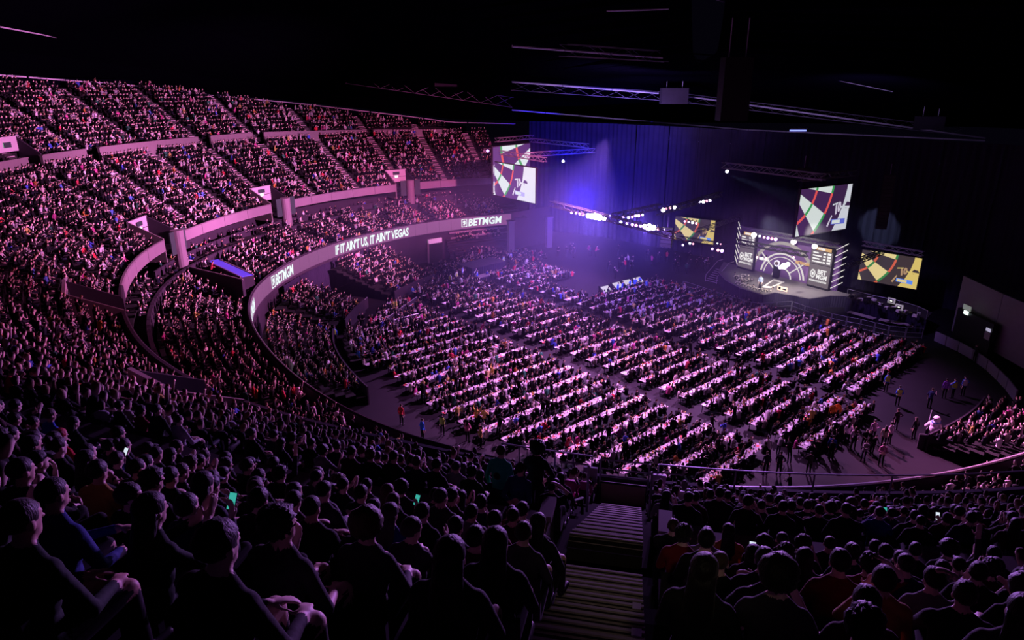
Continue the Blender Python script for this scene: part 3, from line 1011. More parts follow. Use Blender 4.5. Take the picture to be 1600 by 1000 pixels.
# stage trusses
STR = [at_h(1155, 356, 7.35), at_h(1310, 384, 7.25)]
truss('stage_truss', STR[0], STR[1], 0.5, 'pale lattice truss along the top of the stage set', r=0.05)
truss('stage_truss', at_h(1348, 380, 7.8), at_h(1443, 397, 7.6), 0.5, 'lattice truss above the yellow screen right of the stage')
truss('stage_truss', at_h(1322, 415, 7.0), at_h(1398, 386, 7.0), 0.45, 'dark diagonal truss crossing the yellow screen right of the stage', m='black', r=0.06)
truss('stage_truss', at_h(1090, 361, 7.4), at_h(1156, 339, 7.4), 0.45, 'lattice truss crossing the yellow screen left of the stage')
truss('stage_truss', at_h(1062, 372, 6.2), at_h(1135, 384, 6.2), 0.5, 'dark truss hung with lamps below the left yellow screen', m='black')
truss('stage_truss', at_h(1150, 377, 7.0), at_h(1262, 398, 7.0), 0.5, 'dark truss hung with fixtures in front of the stage set', m='black', r=0.06)
W4 = 'under the pale stage truss'
for px, py, r, k in ((1178, 367, .34, 'warm'), (1187, 369, .14, 'cool'), (1194, 371, .15, 'pink'), (1200, 372, .17, 'violet'), (1206, 373, .17, 'pink'), (1212, 374, .2, 'violet'), (1240, 378, .32, 'warm'), (1273, 385, .32, 'warm')):
    lamp(at_h(px, py, 6.6), CAMP, r, k, W4)
W5 = 'on the dark truss in front of the stage set'
for px, py, r, k in ((1183, 402, .13, 'pink'), (1190, 404, .13, 'cool'), (1197, 404, .14, 'pink'), (1219, 418, .2, 'violet'), (1225, 416, .34, 'white'), (1231, 413, .24, 'white'), (1240, 402, .12, 'pink')):
    lamp(at_h(px, py, 5.6), CAMP, r, k, W5)
W6 = 'on the dark truss below the left yellow screen'
for px, py, r, k in ((1067, 383, .14, 'violet'), (1078, 380, .16, 'cool'), (1083, 381, .11, 'pink'), (1113, 389, .15, 'violet'), (1122, 391, .17, 'pink'), (1128, 392, .2, 'violet'), (1121, 380, .1, 'cool'), (1126, 381, .1, 'pink')):
    lamp(at_h(px, py, 5.4), CAMP, r, k, W6)
W7 = 'hung over the left yellow screen'
for px, py, r, k in ((1070, 346, .13, 'pink'), (1076, 347, .13, 'violet'), (1082, 348, .17, 'cool'), (1088, 349, .15, 'pink')):
    lamp(at_h(px, py, 7.0), CAMP, r, k, W7)
# hung loudspeaker columns
for px, py, py2, y, lab in ((1376, 268, 357, 80, 'tall black loudspeaker column hanging right of the big screen'), (1444, 330, 358, 86, 'small curved loudspeaker column near the right drapes'),
                            (1255, 256, 275, 72, 'black speaker cabinet hanging left of the big screen top'), (1041, 350, 385, 74, 'black speaker cabinet hanging under the lamp truss')):
    a, b = at_y(px, py, y), at_y(px, py2, y)
    n_c = max(1, int((a.z - b.z) / 0.42))
    sp = empty('speaker_column', b, math.radians(-25), label=lab, cat='loudspeaker')
    for j in range(n_c):
        MB().box((0, -0.06 * abs(j - n_c / 2) / max(1, n_c) * 6, 0.2 + j * 0.42), (1.2, 0.7, 0.39)).build('cabinet', M['black'], sp)
    MB().tube((0, 0, n_c * 0.42), (0, 0, n_c * 0.42 + 1.2), 0.03).build('hanger', M['metal'], sp)

# roof steel seen as thin pale lines
W = 'roof beams'
roof_lines = [((800, 72, 62), (1210, 104, 92), .10, 'pale roof tube across the middle of the dark ceiling'), ((1210, 104, 92), (1395, 143, 104), .08, 'roof tube continuing to the upper right'),
              ((1420, 77, 95), (1503, 133, 108), .10, 'steep pale roof strut in the upper right'), ((800, 128, 100), (1030, 146, 106), .11, 'roof catwalk tube left of the ceiling box'),
              ((1070, 150, 106), (1540, 216, 118), .12, 'long sloping roof catwalk tube at the right'), ((800, 172, 128), (1170, 203, 126), .12, 'lower roof edge tube over the blue drapes'),
              ((1170, 203, 126), (1540, 220, 118), .12, 'lower roof edge tube over the stage side'), ((948, 17, 60), (1046, 14, 62), .07, 'short bright tube near the top of the ceiling'),
              ((1388, 243, 92), (1534, 267, 92), .07, 'thin pale lighting bar high on the right drapes'), ((1040, 218, 112), (1182, 227, 112), .07, 'thin pale lighting bar high on the blue drapes'),
              ((0, 42, 70), (130, 66, 84), .07, 'faint roof tube at the upper left'), ((420, 74, 100), (560, 92, 108), .07, 'faint roof tube left of centre'), ((1120, 0, 70), (1205, 25, 80), .05, 'thin strut at the top of the ceiling'),
              ((1338, 74, 95), (1390, 105, 100), .05, 'short roof strut right of centre'), ((1250, 70, 92), (1290, 92, 96), .05, 'short dim roof strut beside the tube')]
for (x0, y0, Y0), (x1, y1, Y1), r, lab in roof_lines:
    a, b = at_y(x0, y0, Y0), at_y(x1, y1, Y1)
    e_ = empty('roof_beam', (0, 0, 0), label=lab, cat='beam', group=W)
    k = max(1, int((b - a).length / 6))
    for j in range(k):
        MB().tube(a.lerp(b, j / k), a.lerp(b, (j + 0.985) / k), r, n=6).build('tube_length', M['beam'], e_)
for a, b, w, lab in (((540, 122, 118), (800, 160, 124), 1.6, 'curving catwalk truss over the far end of the stand'), ((800, 134, 102), (1060, 152, 108), 1.2, 'dim catwalk truss crossing the middle of the ceiling'),
                     ((1060, 152, 108), (1500, 206, 118), 1.2, 'dim catwalk truss running to the right of the ceiling'), ((880, 78, 66), (1180, 98, 90), 1.0, 'faint catwalk truss high in the ceiling')):
    truss('catwalk', at_y(*a), at_y(*b), w, lab, cat='catwalk', m='catwalk', r=0.04, bay=2.6)
for px, py, y, sx, sy, lab in ((1053, 150, 104, 3.8, 2.2, 'dark square ceiling box in the middle of the roof'), (1452, 192, 112, 4.0, 2.0, 'dark rounded ceiling box at the right of the roof'), (1147, 140, 60, 2.3, 5.0, 'tall black speaker block hanging in the middle of the ceiling'),
                              (697, 122, 118, 3.6, 2.6, 'dark panel hanging in the ceiling over the far stand')):
    c = at_y(px, py, y)
    e_ = empty('ceiling_box', c, label=lab, cat='ceiling unit')
    MB().box((0, 0, 0), (sx, 1.6, sy)).build('housing', M['dark_wall'] if 'box' in lab or 'panel' in lab else M['black'], e_)
    for s_ in (-0.3, 0.3):
        MB().tube((sx * s_, 0, sy / 2), (sx * s_, 0, sy / 2 + 3), 0.04).build('hanger', M['beam'], e_)
bl = [(1245, 205, 116), (1250, 200, 116)]
e_ = empty('work_lamp', at_y(1247, 204, 114), label='small blue work lamp on the roof edge tube', cat='lamp')
MB().box((0, 0, 0), (2.6, 0.3, 0.22)).build('bar', emi('blue_work', (0.25, 0.3, 1.0), 1.6), e_)
MB().box((0, 0, 0.3), (2.8, 0.4, 0.2)).build('hood', M['black'], e_)

# ------------------------------------------------------------------ video screens
def clip_rect(poly, w, h):
    for ax, lim, sgn in ((0, 0, 1), (0, w, -1), (1, 0, 1), (1, h, -1)):
        out = []
        for i in range(len(poly)):
            a, b = poly[i], poly[(i + 1) % len(poly)]
            da, db_ = (a[ax] - lim) * sgn, (b[ax] - lim) * sgn
            if da >= 0: out.append(a)
            if (da >= 0) != (db_ >= 0):
                t = da / (da - db_)
                out.append((a[0] + (b[0] - a[0]) * t, a[1] + (b[1] - a[1]) * t))
        poly = out
        if len(poly) < 3: return []
    return poly


PAL = {
    'cool': dict(bg=(0.055, 0.018, 0.085), white=(0.62, 0.68, 0.66), red=(0.72, 0.085, 0.085), green=(0.035, 0.30, 0.075), far=(0.56, 0.58, 0.64), ring=(0.040, 0.015, 0.06), box=(0.10, 0.12, 0.55), num=(0.55, 0.5, 0.62)),
    'deep': dict(bg=(0.085, 0.03, 0.16), white=(0.74, 0.82, 0.86), red=(0.80, 0.11, 0.11), green=(0.06, 0.38, 0.12), far=(0.80, 0.80, 0.90), ring=(0.10, 0.04, 0.20), box=(0.5, 0.45, 0.9), num=(0.75, 0.7, 0.85)),
    'yellow': dict(bg=(0.045, 0.034, 0.040), white=(0.74, 0.60, 0.27), red=(0.62, 0.11, 0.06), green=(0.035, 0.22, 0.06), far=(0.66, 0.50, 0.14), ring=(0.045, 0.032, 0.032), box=(0.10, 0.25, 0.85), num=(0.42, 0.26, 0.14)),
}
_pm = {}


def pal_mat(p, k):
    if (p, k) not in _pm:
        _pm[(p, k)] = emi(f'screen_{p}_{k}', PAL[p][k], 1.0)
    return _pm[(p, k)]


def dart_screen(name, bl, br, tl, pal, label, mirror=False, zoom=1.0, frame=0.10):
    """flat video screen: bl, br, tl world corners; the picture is a dartboard close-up drawn as flat shapes"""
    bl, br, tl = Vector(bl), Vector(br), Vector(tl)
    ux = (br - bl); W_ = ux.length; ux.normalize()
    uy = (tl - bl); H_ = uy.length; uy.normalize()
    nz = ux.cross(uy).normalized()
    t = empty(name, bl, label=label, cat='screen')
    asp = W_ / H_
    ly = {}
    def put(key, poly, layer):
        poly = [(x * zoom, y) for x, y in poly]
        poly = [(asp - x, y) for x, y in poly][::-1] if mirror else poly
        q = clip_rect(poly, asp, 1.0)
        if len(q) >= 3:
            ly.setdefault(key, MB()).poly([ux * (x * H_) + uy * (y * H_) + nz * (0.02 + 0.012 * layer) for x, y in q])
    cx, cy, R = -0.40, 1.12, 1.49
    def pt(r, a): return (cx + r * R * math.cos(math.radians(a)), cy + r * R * math.sin(math.radians(a)))
    def band(key, r0, r1, a0, a1, layer, n=8):
        for i in range(n):
            b0, b1 = a0 + (a1 - a0) * i / n, a0 + (a1 - a0) * (i + 1) / n
            put(key, [pt(r0, b0), pt(r1, b0), pt(r1, b1), pt(r0, b1)], layer)
    put('bg', [(-3, -3), (5, -3), (5, 4), (-3, 4)], 0)
    for k in range(-2, 5):
        a0, a1 = -11 - 18 * k - 18, -11 - 18 * k
        white = k % 2 == 1
        if white:
            band('white', 0.1, 1.0, a0, a1, 1)
        band('green' if white else 'red', 0.60, 0.645, a0, a1, 2)
        band('green' if white else 'red', 0.96, 1.005, a0, a1, 2)
    band('ring', 1.005, 1.32, -90, 40, 1, 14)
    band('far', 1.32, 2.4, -90, 40, 1, 14)
    # board wires, numerals, caption box
    nx, ny = 1.30, 0.46
    put('far', [(1.12, 0.60), (1.30, 0.63), (1.30, 0.60), (1.12, 0.565)], 3)
    v, f = text_mesh('10', 0.20, 0.02, 0.15, 0.8)
    for fc in f:
        put('num', [(nx - 0.08 + v[i][0] * 0.88 - v[i][1] * 0.2, ny - 0.10 + v[i][1] * 0.9 + v[i][0] * 0.42) for i in fc], 3)
    put('num', [(1.00, 0.13), (1.05, 0.10), (1.16, 0.34), (1.13, 0.36)], 3)
    put('box', [(1.14, 0.15), (1.62, 0.13), (1.62, 0.25), (1.14, 0.27)], 4)
    put('white', [(1.17, 0.165), (1.45, 0.155), (1.45, 0.235), (1.17, 0.245)], 5)
    put('ring', [(1.52, 0.50), (1.60, 0.47), (1.76, 0.52), (1.72, 0.60), (1.60, 0.62)], 4)
    put('far', [(1.40, 0.50), (1.76, 0.47), (1.76, 0.52), (1.40, 0.54)], 5)
    MB().quad_strip([[Vector((0, 0, 0)) - ux * frame - uy * frame, ux * (W_ + frame) - uy * frame, ux * (W_ + frame) + uy * (H_ + frame), -ux * frame + uy * (H_ + frame)],
                     [-nz * 0.25 - ux * frame - uy * frame, -nz * 0.25 + ux * (W_ + frame) - uy * frame, -nz * 0.25 + ux * (W_ + frame) + uy * (H_ + frame), -nz * 0.25 - ux * frame + uy * (H_ + frame)]], True, True).build('frame', M['black'], t)
    for key, mb in ly.items():
        mb.build('picture_' + {'bg': 'ground', 'far': 'surround', 'num': 'numeral', 'ring': 'dark_ring', 'box': 'caption', 'white': 'pale_shapes', 'red': 'red_bands', 'green': 'green_bands'}[key], pal_mat(pal, key), t)['kind'] = 'stuff'
    return t


def screen_from_px(tl, tr, bl_py, br_py, P0, P1=None):
    """world corners from pixel corners of the top edge at heights EYE-P0 / EYE-P1"""
    a = at_h(tl[0], tl[1], EYE - P0); b = at_h(tr[0], tr[1], EYE - (P1 or P0))
    za = at_y(tl[0], bl_py, a.y).z
    return Vector((a.x, a.y, za)), Vector((b.x, b.y, za + (b.z - a.z))), a


bl_, br_, tl_ = screen_from_px((1252, 296), (1332, 287), 370, 358, 10.0)
dart_screen('video_screen', bl_, br_, tl_, 'cool', 'big hanging screen with a dartboard picture over the stage')
bl_, br_, tl_ = screen_from_px((771, 253), (837, 263), 304, 319, 10.0)
dart_screen('video_screen', bl_, br_, tl_, 'deep', 'front hanging screen with a dartboard picture by the far stand')
bl_, br_, tl_ = screen_from_px((770, 230), (828, 224), 302, 290, 8.0)
dart_screen('video_screen', bl_, br_, tl_, 'deep', 'rear hanging screen with a mirrored dartboard picture, partly hidden', mirror=True)
bl_, br_, tl_ = screen_from_px((1348, 390), (1441, 404), 436, 453, 18.1)
dart_screen('video_screen', bl_, br_, tl_, 'yellow', 'yellow-lit dartboard screen standing right of the stage')
bl_, br_, tl_ = screen_from_px((1056, 338), (1118, 345), 374, 378, 17.8)
dart_screen('video_screen', bl_, br_, tl_, 'yellow', 'small yellow-lit dartboard screen left of the stage behind trusses')


# ------------------------------------------------------------------ stage
SL, SR = at_h(1150, 415, 1.5), at_h(1305, 455, 1.5)
s_dir = Vector((SR.x - SL.x, SR.y - SL.y, 0)); S_W = s_dir.length; s_dir.normalize()
s_nrm = Vector((-abs(s_dir.y), -abs(s_dir.x), 0)).normalized()     # towards the audience
s_nrm = Vector((s_dir.y, -s_dir.x, 0))
if s_nrm.y > 0: s_nrm = -s_nrm
s_rz = math.atan2(s_dir.y, s_dir.x)


def on_wall(px, py, off=0.0):
    """(u metres from the left end, z) where the ray meets the set wall moved off metres to the audience"""
    r = Vector(ray(px, py)); q = SL + s_nrm * off
    t = ((q - Vector((0, 0, EYE))).dot(s_nrm)) / r.dot(s_nrm)
    p = Vector((0, 0, EYE)) + r * t
    return (p - SL).dot(s_dir), p.z


def wp(u, z, off=0.0):
    p = SL + s_dir * u + s_nrm * off
    return Vector((p.x, p.y, z))


deck_px = [(1122, 424), (1134, 437), (1156, 449), (1193, 460), (1212, 456), (1236, 460), (1266, 466), (1299, 461)]
dk = [at_h(x, y, 1.5) for x, y in deck_px]
deck_poly = dk + [wp(S_W + 2.2, 1.5, -0.3), wp(-2.4, 1.5, -0.3)]
stg = empty('stage', (0, 0, 0), label='grey raised stage deck with dark pleated skirt in front of the lit set', cat='stage')
top = [(p.x, p.y, 1.5) for p in deck_poly]; bot = [(p.x, p.y, 1.38) for p in deck_poly]
MB().quad_strip([bot, top], True, True).build('deck', M['stage_deck'], stg)
for a, b in zip(deck_poly[:8], deck_poly[1:9]):
    pleat_drape((a.x, a.y), (b.x, b.y), 0.0, 1.4, 'skirt', M['drape'], 0.3, 0.04, stg)
# white-edged throwing mat
q = [at_h(1190, 449, 1.51), at_h(1205, 450, 1.51), at_h(1226, 441, 1.51), at_h(1209, 436, 1.51)]
mt = empty('throw_mat', (0, 0, 0), label='white-bordered mat on the stage floor in front of the board', cat='mat')
cq = sum(q, Vector()) / 4
MB().quad_strip([[tuple(p) for p in q], [tuple(p + Vector((0, 0, 0.04))) for p in q]], True, True).build('border', mat('mat_white', (0.75, 0.73, 0.72), 0.6), mt)
inn = [cq + (p - cq) * 0.62 + Vector((0, 0, 0.045)) for p in q]
MB().poly([tuple(p) for p in inn]).build('field', M['stage_deck'], mt)
# set wall
ws = empty('stage_set', (0, 0, 0), label='lit stage backdrop with curved white bands behind the player', cat='stage set')
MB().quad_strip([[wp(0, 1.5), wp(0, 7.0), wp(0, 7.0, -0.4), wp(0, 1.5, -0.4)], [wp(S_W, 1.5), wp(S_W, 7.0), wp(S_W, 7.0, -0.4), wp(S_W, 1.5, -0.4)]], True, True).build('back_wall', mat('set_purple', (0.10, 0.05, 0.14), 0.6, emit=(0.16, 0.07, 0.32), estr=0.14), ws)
neon = emi('set_white', (0.95, 0.9, 0.86), 0.75)
def arc_band(name, cu, cz, r0, r1, a0, a1, m, off, n=18):
    mb = MB()
    for i in range(n):
        b0, b1 = math.radians(a0 + (a1 - a0) * i / n), math.radians(a0 + (a1 - a0) * (i + 1) / n)
        mb.quad_strip([[wp(cu + r * math.cos(b), cz + r * math.sin(b), o) for r, o in ((r0, off), (r1, off), (r1, off - 0.08), (r0, off - 0.08))] for b in (b0, b1)], True, False)
    return mb.build(name, m, ws)
cu, cz0 = on_wall(1222, 432)
arc_band('arch_band', cu, 1.4, 4.35, 4.75, 14, 166, emi('set_cream', (0.9, 0.8, 0.72), 0.42), 0.15, 22)
arc_band('arch_band', cu, 1.4, 3.1, 3.3, 8, 172, neon, 0.2)
arc_band('arch_band', cu, 1.4, 2.7, 2.8, 8, 172, neon, 0.2)
arc_band('arch_band', cu, 1.4, 1.3, 1.45, 8, 172, neon, 0.22)
for a in (40, 140):
    c_, s_ = math.cos(math.radians(a)), math.sin(math.radians(a))
    mb = MB().quad_strip([[wp(cu + r * c_ - w * s_, 1.4 + r * s_ + w * c_, o) for w, o in ((-.07, .24), (.07, .24), (.07, .16), (-.07, .16))] for r in (1.5, 4.3)], True, True)
    mb.build('ray_band', neon, ws)
# dartboard stand in the middle
brd = empty('dartboard', wp(cu - 0.4, 1.5, 0.9), s_rz, label='dartboard in a bright surround on its stand, centre of the stage set', cat='dartboard')
def disc(r, z, y, n=24): return [(r * math.cos(2 * math.pi * i / n), y, z + r * math.sin(2 * math.pi * i / n)) for i in range(n)]
MB().box((0, 0.12, 1.0), (0.9, 0.2, 2.0)).build('stand', M['black'], brd)
MB().quad_strip([disc(0.42, 1.9, 0.0), disc(0.42, 1.9, 0.12)], True, True).build('surround', emi('surround_glow', (0.8, 0.75, 0.9), 1.2), brd)
MB().quad_strip([disc(0.24, 1.9, -0.05), disc(0.24, 1.9, 0.01)], True, True).build('board', mat('board_face', (0.08, 0.06, 0.06), 0.8), brd)
MB().quad_strip([disc(0.16, 1.9, -0.065), disc(0.14, 1.9, -0.065)], True, False).build('treble_ring', mat('treble', (0.4, 0.05, 0.05), 0.6), brd)


def flat_text(txt, h, m, parent, org, dx, dz, nrm, name='lettering', xs=0.8):
    v, f = text_mesh(txt, h, 0.03, 0.0, xs)
    mb = MB(); mb.v = [tuple(org + dx * x + dz * y + nrm * 0.02) for x, y, _ in v]; mb.f = f; mb.m = [0] * len(f)
    return mb.build(name, m, parent)


# the two score towers with panels and slanted light tubes
grey_p = emi('panel_grey', (0.24, 0.19, 0.21), 0.55)
white_p = emi('panel_white', (0.95, 0.93, 0.92), 0.95)
gold_p = emi('panel_gold', (0.75, 0.42, 0.15), 0.9)
UZ = Vector((0, 0, 1))
def tower(x0, x1, yt, ym, yb, label, side):
    t = empty('score_tower', (0, 0, 0), label=label, cat='screen')
    off = 0.8
    u0, _ = on_wall(x0, (ym + yb) / 2, off); u1, _ = on_wall(x1, (ym + yb) / 2, off)
    zb_ = 1.75; zm = zb_ + 2.75; zt = zm + 2.05
    MB().quad_strip([[wp(u, 1.5, off), wp(u, zt + 0.1, off), wp(u, zt + 0.1, off - 0.5), wp(u, 1.5, off - 0.5)] for u in (u0, u1)], True, True).build('casing', M['black'], t)
    def rect(name, a, b, z0, z1, m, o=0.03):
        MB().quad_strip([[wp(u, z0, off + o), wp(u, z1, off + o), wp(u, z1, off), wp(u, z0, off)] for u in (a, b)], True, True).build(name, m, t)
    w = u1 - u0
    rect('lower_panel', u0 + 0.06, u1 - 0.06, zb_, zm - 0.08, grey_p)
    rect('upper_panel', u0 + 0.06, u1 - 0.06, zm, zt - 0.42, grey_p)
    rect('name_bar', u0 + 0.2 * w, u1 - 0.1 * w, zt - 0.36, zt + 0.02, gold_p)
    flat_text('BETMGM', 0.22, white_p, t, wp(u0 + 0.3 * w, zt - 0.27, off + 0.04), s_dir, UZ, s_nrm, xs=w * 0.26)
    # lower logo: emblem, two lines, white bar
    flat_text('BET', 0.52, white_p, t, wp(u0 + 0.42 * w, zb_ + 1.6, off + 0.04), s_dir, UZ, s_nrm, xs=0.95)
    flat_text('MGM', 0.52, white_p, t, wp(u0 + 0.38 * w, zb_ + 0.98, off + 0.04), s_dir, UZ, s_nrm, xs=0.85)
    mb = MB()
    cu_, cz_ = u0 + 0.22 * w, zb_ + 1.5
    for i in range(12):
        b0, b1 = 2 * math.pi * i / 12, 2 * math.pi * (i + 0.8) / 12
        mb.poly([wp(cu_ + r * math.cos(b), cz_ + r * math.sin(b) * 1.5, off + 0.05) for r, b in ((0.22, b0), (0.36, b0), (0.36, b1), (0.22, b1))])
    mb.poly([wp(cu_ + 0.15 * math.cos(b), cz_ + 0.22 * math.sin(b), off + 0.05) for b in np.linspace(0, 2 * math.pi, 9)[:-1]])
    mb.build('emblem', white_p, t)
    rect('white_bar', u0 + 0.08 * w, u1 - 0.12 * w, zb_ + 0.55, zb_ + 0.78, white_p)
    for j in range(4):
        z = zm + 0.2 + 0.36 * j
        rect('score_line', u0 + 0.1 * w, u0 + (0.55, 0.42, 0.5, 0.35)[j] * w, z, z + 0.16, white_p, 0.05)
        rect('score_figure', u1 - 0.42 * w, u1 - 0.31 * w, z, z + 0.2, white_p, 0.05)
        rect('score_figure', u1 - 0.24 * w, u1 - 0.08 * w, z, z + 0.26, white_p, 0.05)
    # slanted tubes on the outer side
    for j in range(7):
        z = 1.9 + 0.78 * j
        if side > 0:
            a, b = wp(u1 + 0.15, z, off - 0.2), wp(u1 + 1.35, z + 0.95, off - 0.5)
        else:
            a, b = wp(u0 - 0.2, z, off - 0.2), wp(u0 - 1.0, z + 1.0, off - 0.5)
        MB().tube(a, b, 0.055, n=6).build('light_tube', neon, t)
    return t


tower(1153, 1177, 370, 392, 425, 'left score tower of the stage set with white logo panel and slanted tubes', -1)
tower(1262, 1297, 391, 416, 449, 'right score tower of the stage set with white logo panel and slanted tubes', 1)
# orange sponsor board on the deck, side table, steps
sb = empty('deck_board', at_h(1222, 455, 1.5), s_rz, label='small orange-cream board lying at the front edge of the stage', cat='sign')
MB().box((0, 0, 0.3), (1.35, 0.12, 0.5)).build('board', mat('deck_board', (0.7, 0.5, 0.38), 0.6, emit=(0.8, 0.55, 0.4), estr=0.15), sb)
MB().box((-0.35, -0.07, 0.3), (0.3, 0.02, 0.3)).build('mark', M['black'], sb); MB().box((0.3, -0.07, 0.3), (0.5, 0.02, 0.16)).build('mark', M['black'], sb)
# words on the set: kept small, as in the photograph
u_, z_ = on_wall(1243, 411, 0.3); flat_text('BETMGM', 0.35, gold_p, ws, wp(u_, z_, 0.32), s_dir, UZ, s_nrm, xs=1.0)
u_, z_ = on_wall(1186, 405, 0.3); flat_text('BETMGM', 0.35, white_p, ws, wp(u_, z_, 0.32), s_dir, UZ, s_nrm, xs=0.8)
stp = empty('stage_steps', at_h(1112, 441, 0.0), s_rz + math.radians(8), label='white-edged steps with hand rails at the left end of the stage', cat='steps')
for j in range(7):
    o = MB().box((0, 0.36 * j, 0.2 * j + 0.1), (1.7, 0.3, 0.06)).build('step', M['black'], stp)
    MB().box((0, -0.14 + 0.36 * j, 0.2 * j + 0.13), (1.7, 0.07, 0.05)).build('edge', M['pale_wall'], o)
for s_ in (-0.85, 0.85):
    MB().path([(s_, -0.2, 0.0), (s_, -0.2, 0.95), (s_, 2.4, 2.4), (s_, 3.6, 2.4)], 0.04).build('hand_rail', M['pale_wall'], stp)
# low planting along the stage lip
pl_m = mat('plant_dark', (0.05, 0.05, 0.04), 0.8); fl_m = mat('plant_pale', (0.55, 0.48, 0.45), 0.7)
for k, (px, py) in enumerate(((1152, 436), (1158, 441), (1163, 434), (1168, 440), (1154, 446), (1162, 449), (1171, 452), (1180, 455), (1189, 457), (1197, 458))):
    b = at_h(px, py, 1.3 if k > 3 else 1.5)
    e_ = empty('flower_trough', b, label=f'{ordinal(k + 1)} clump of dark leaves with pale blooms along the stage lip, from the steps', cat='plant', group='plants along the stage lip')
    mb, mf = MB(), MB()
    for j in range(9):
        a = j * 2.4; r = 0.12 * math.sqrt(j)
        mb.tube((r * math.cos(a), r * math.sin(a), 0), (1.9 * r * math.cos(a), 1.9 * r * math.sin(a), 0.45 - 0.02 * j), 0.09, 0.02, 4)
        mf.box((1.9 * r * math.cos(a), 1.9 * r * math.sin(a), 0.46 - 0.02 * j), (0.11, 0.11, 0.07), a)
    mb.build('leaves', pl_m, e_)['kind'] = 'stuff'; mf.build('blooms', fl_m, e_)['kind'] = 'stuff'

# crowd barriers: mesh panels in front of the stage
fence_px = [(1067, 439), (1090, 446), (1113, 454), (1135, 461), (1157, 467), (1174, 472), (1191, 474), (1214, 472), (1238, 471), (1258, 478), (1279, 484), (1300, 490), (1324, 495), (1346, 499), (1368, 504), (1390, 509), (1417, 512), (1444, 513)]
fp = [at_h(x, y, 1.15) for x, y in fence_px]
for k, (a, b) in enumerate(zip(fp[:-1], fp[1:])):
    d = Vector((b.x - a.x, b.y - a.y, 0)); L = d.length
    fe = empty('crowd_barrier', (a.x, a.y, 0), math.atan2(d.y, d.x), label=f'{ordinal(k + 1)} dark mesh barrier panel in front of the stage, counted from the steps', cat='barrier', group='barriers in front of the stage')
    fr = MB()
    for z in (0.12, 0.62, 1.15):
        fr.tube((0.04, 0, z), (L - 0.04, 0, z), 0.025, n=5)
    for x in (0.05, L - 0.05):
        fr.tube((x, 0, 0), (x, 0, 1.15), 0.035, n=5)
    fr.build('frame', M['metal'], fe)
    mb = MB()
    for j in range(1, int(L / 0.16)):
        mb.box((j * 0.16, 0, 0.62), (0.018, 0.018, 1.0))
    mb.build('bars', M['black'], fe)['kind'] = 'stuff'
    for x in (0.3, L - 0.3):
        MB().box((x, -0.0, 0.03), (0.08, 0.9, 0.05)).build('foot', M['black'], fe)

# press platform right of the stage with pleated skirt and gear
pf = [at_h(1323, 464, 1.7), at_h(1362, 474, 1.7), at_h(1403, 483, 1.7), at_h(1432, 492, 1.7), at_h(1447, 499, 1.7)]
plat = empty('press_platform', (0, 0, 0), label='long dark platform with pleated skirt beside the yellow screen', cat='platform')
back = [p + Vector((1.9, 2.2, 0)) for p in pf]
ring_ = [(p.x, p.y, 1.7) for p in pf] + [(p.x, p.y, 1.7) for p in back[::-1]]
MB().quad_strip([[(x, y, 1.58) for x, y, z in ring_], ring_], True, True).build('deck', M['dark_wall'], plat)
for a, b in zip(pf[:-1], pf[1:]):
    pleat_drape((a.x, a.y), (b.x, b.y), 0, 1.6, 'skirt', M['drape'], 0.45, 0.07, plat)
MB().path([(p.x, p.y, 2.65) for p in pf], 0.03).build('rail_bar', M['metal'], plat)
for p in pf:
    MB().tube((p.x, p.y, 1.7), (p.x, p.y, 2.65), 0.03).build('upright', M['metal'], plat)
for px0, py0, px1, py1, lab in ((1326, 487, 1367, 498, 'first long pale low bench in front of the press platform'), (1374, 499, 1428, 509, 'second long pale low bench in front of the press platform')):
    a, b = at_h(px0, py0, 0.4), at_h(px1, py1, 0.4); d = b - a
    be = empty('bench', (a + b) / 2 - Vector((0, 0, 0.4)), math.atan2(d.y, d.x), label=lab, cat='bench')
    MB().box((0, 0, 0.4), (d.length, 0.7, 0.1)).build('seat', mat('bench_top', (0.30, 0.24, 0.25), 0.6), be)
    for s_ in (-0.45, 0, 0.45):
        MB().box((d.length * s_, 0, 0.17), (0.1, 0.6, 0.34)).build('leg', M['black'], be)
for k, (px, py, h) in enumerate(((1393, 470, 2.3), (1405, 480, 2.3))):
    c = at_h(px, py, h)
    mo = empty('monitor', c - Vector((0, 0, 0.5)), math.radians(-55), label=('small lit monitor on the press platform', 'second lit monitor farther right on the press platform')[k], cat='monitor')
    MB().box((0, 0, 0.5), (0.8, 0.12, 0.6)).build('housing', mat('monitor_case', (0.5, 0.47, 0.45), 0.5, emit=(0.8, 0.75, 0.7), estr=0.25), mo)
    MB().box((0, -0.07, 0.5), (0.5, 0.02, 0.34)).build('display', M['black'], mo)
    MB().box((0, -0.085, 0.5), (0.26, 0.02, 0.14)).build('glow', emi('monitor_glow', (0.9, 0.9, 0.85), 1.2), mo)
    MB().tube((0, 0, -0.6), (0, 0, 0.2), 0.05).build('pole', M['black'], mo)
gm = [M['black'], mat('gear_pale', (0.6, 0.55, 0.52), 0.5), mat('gear_red', (0.5, 0.03, 0.03), 0.5)]
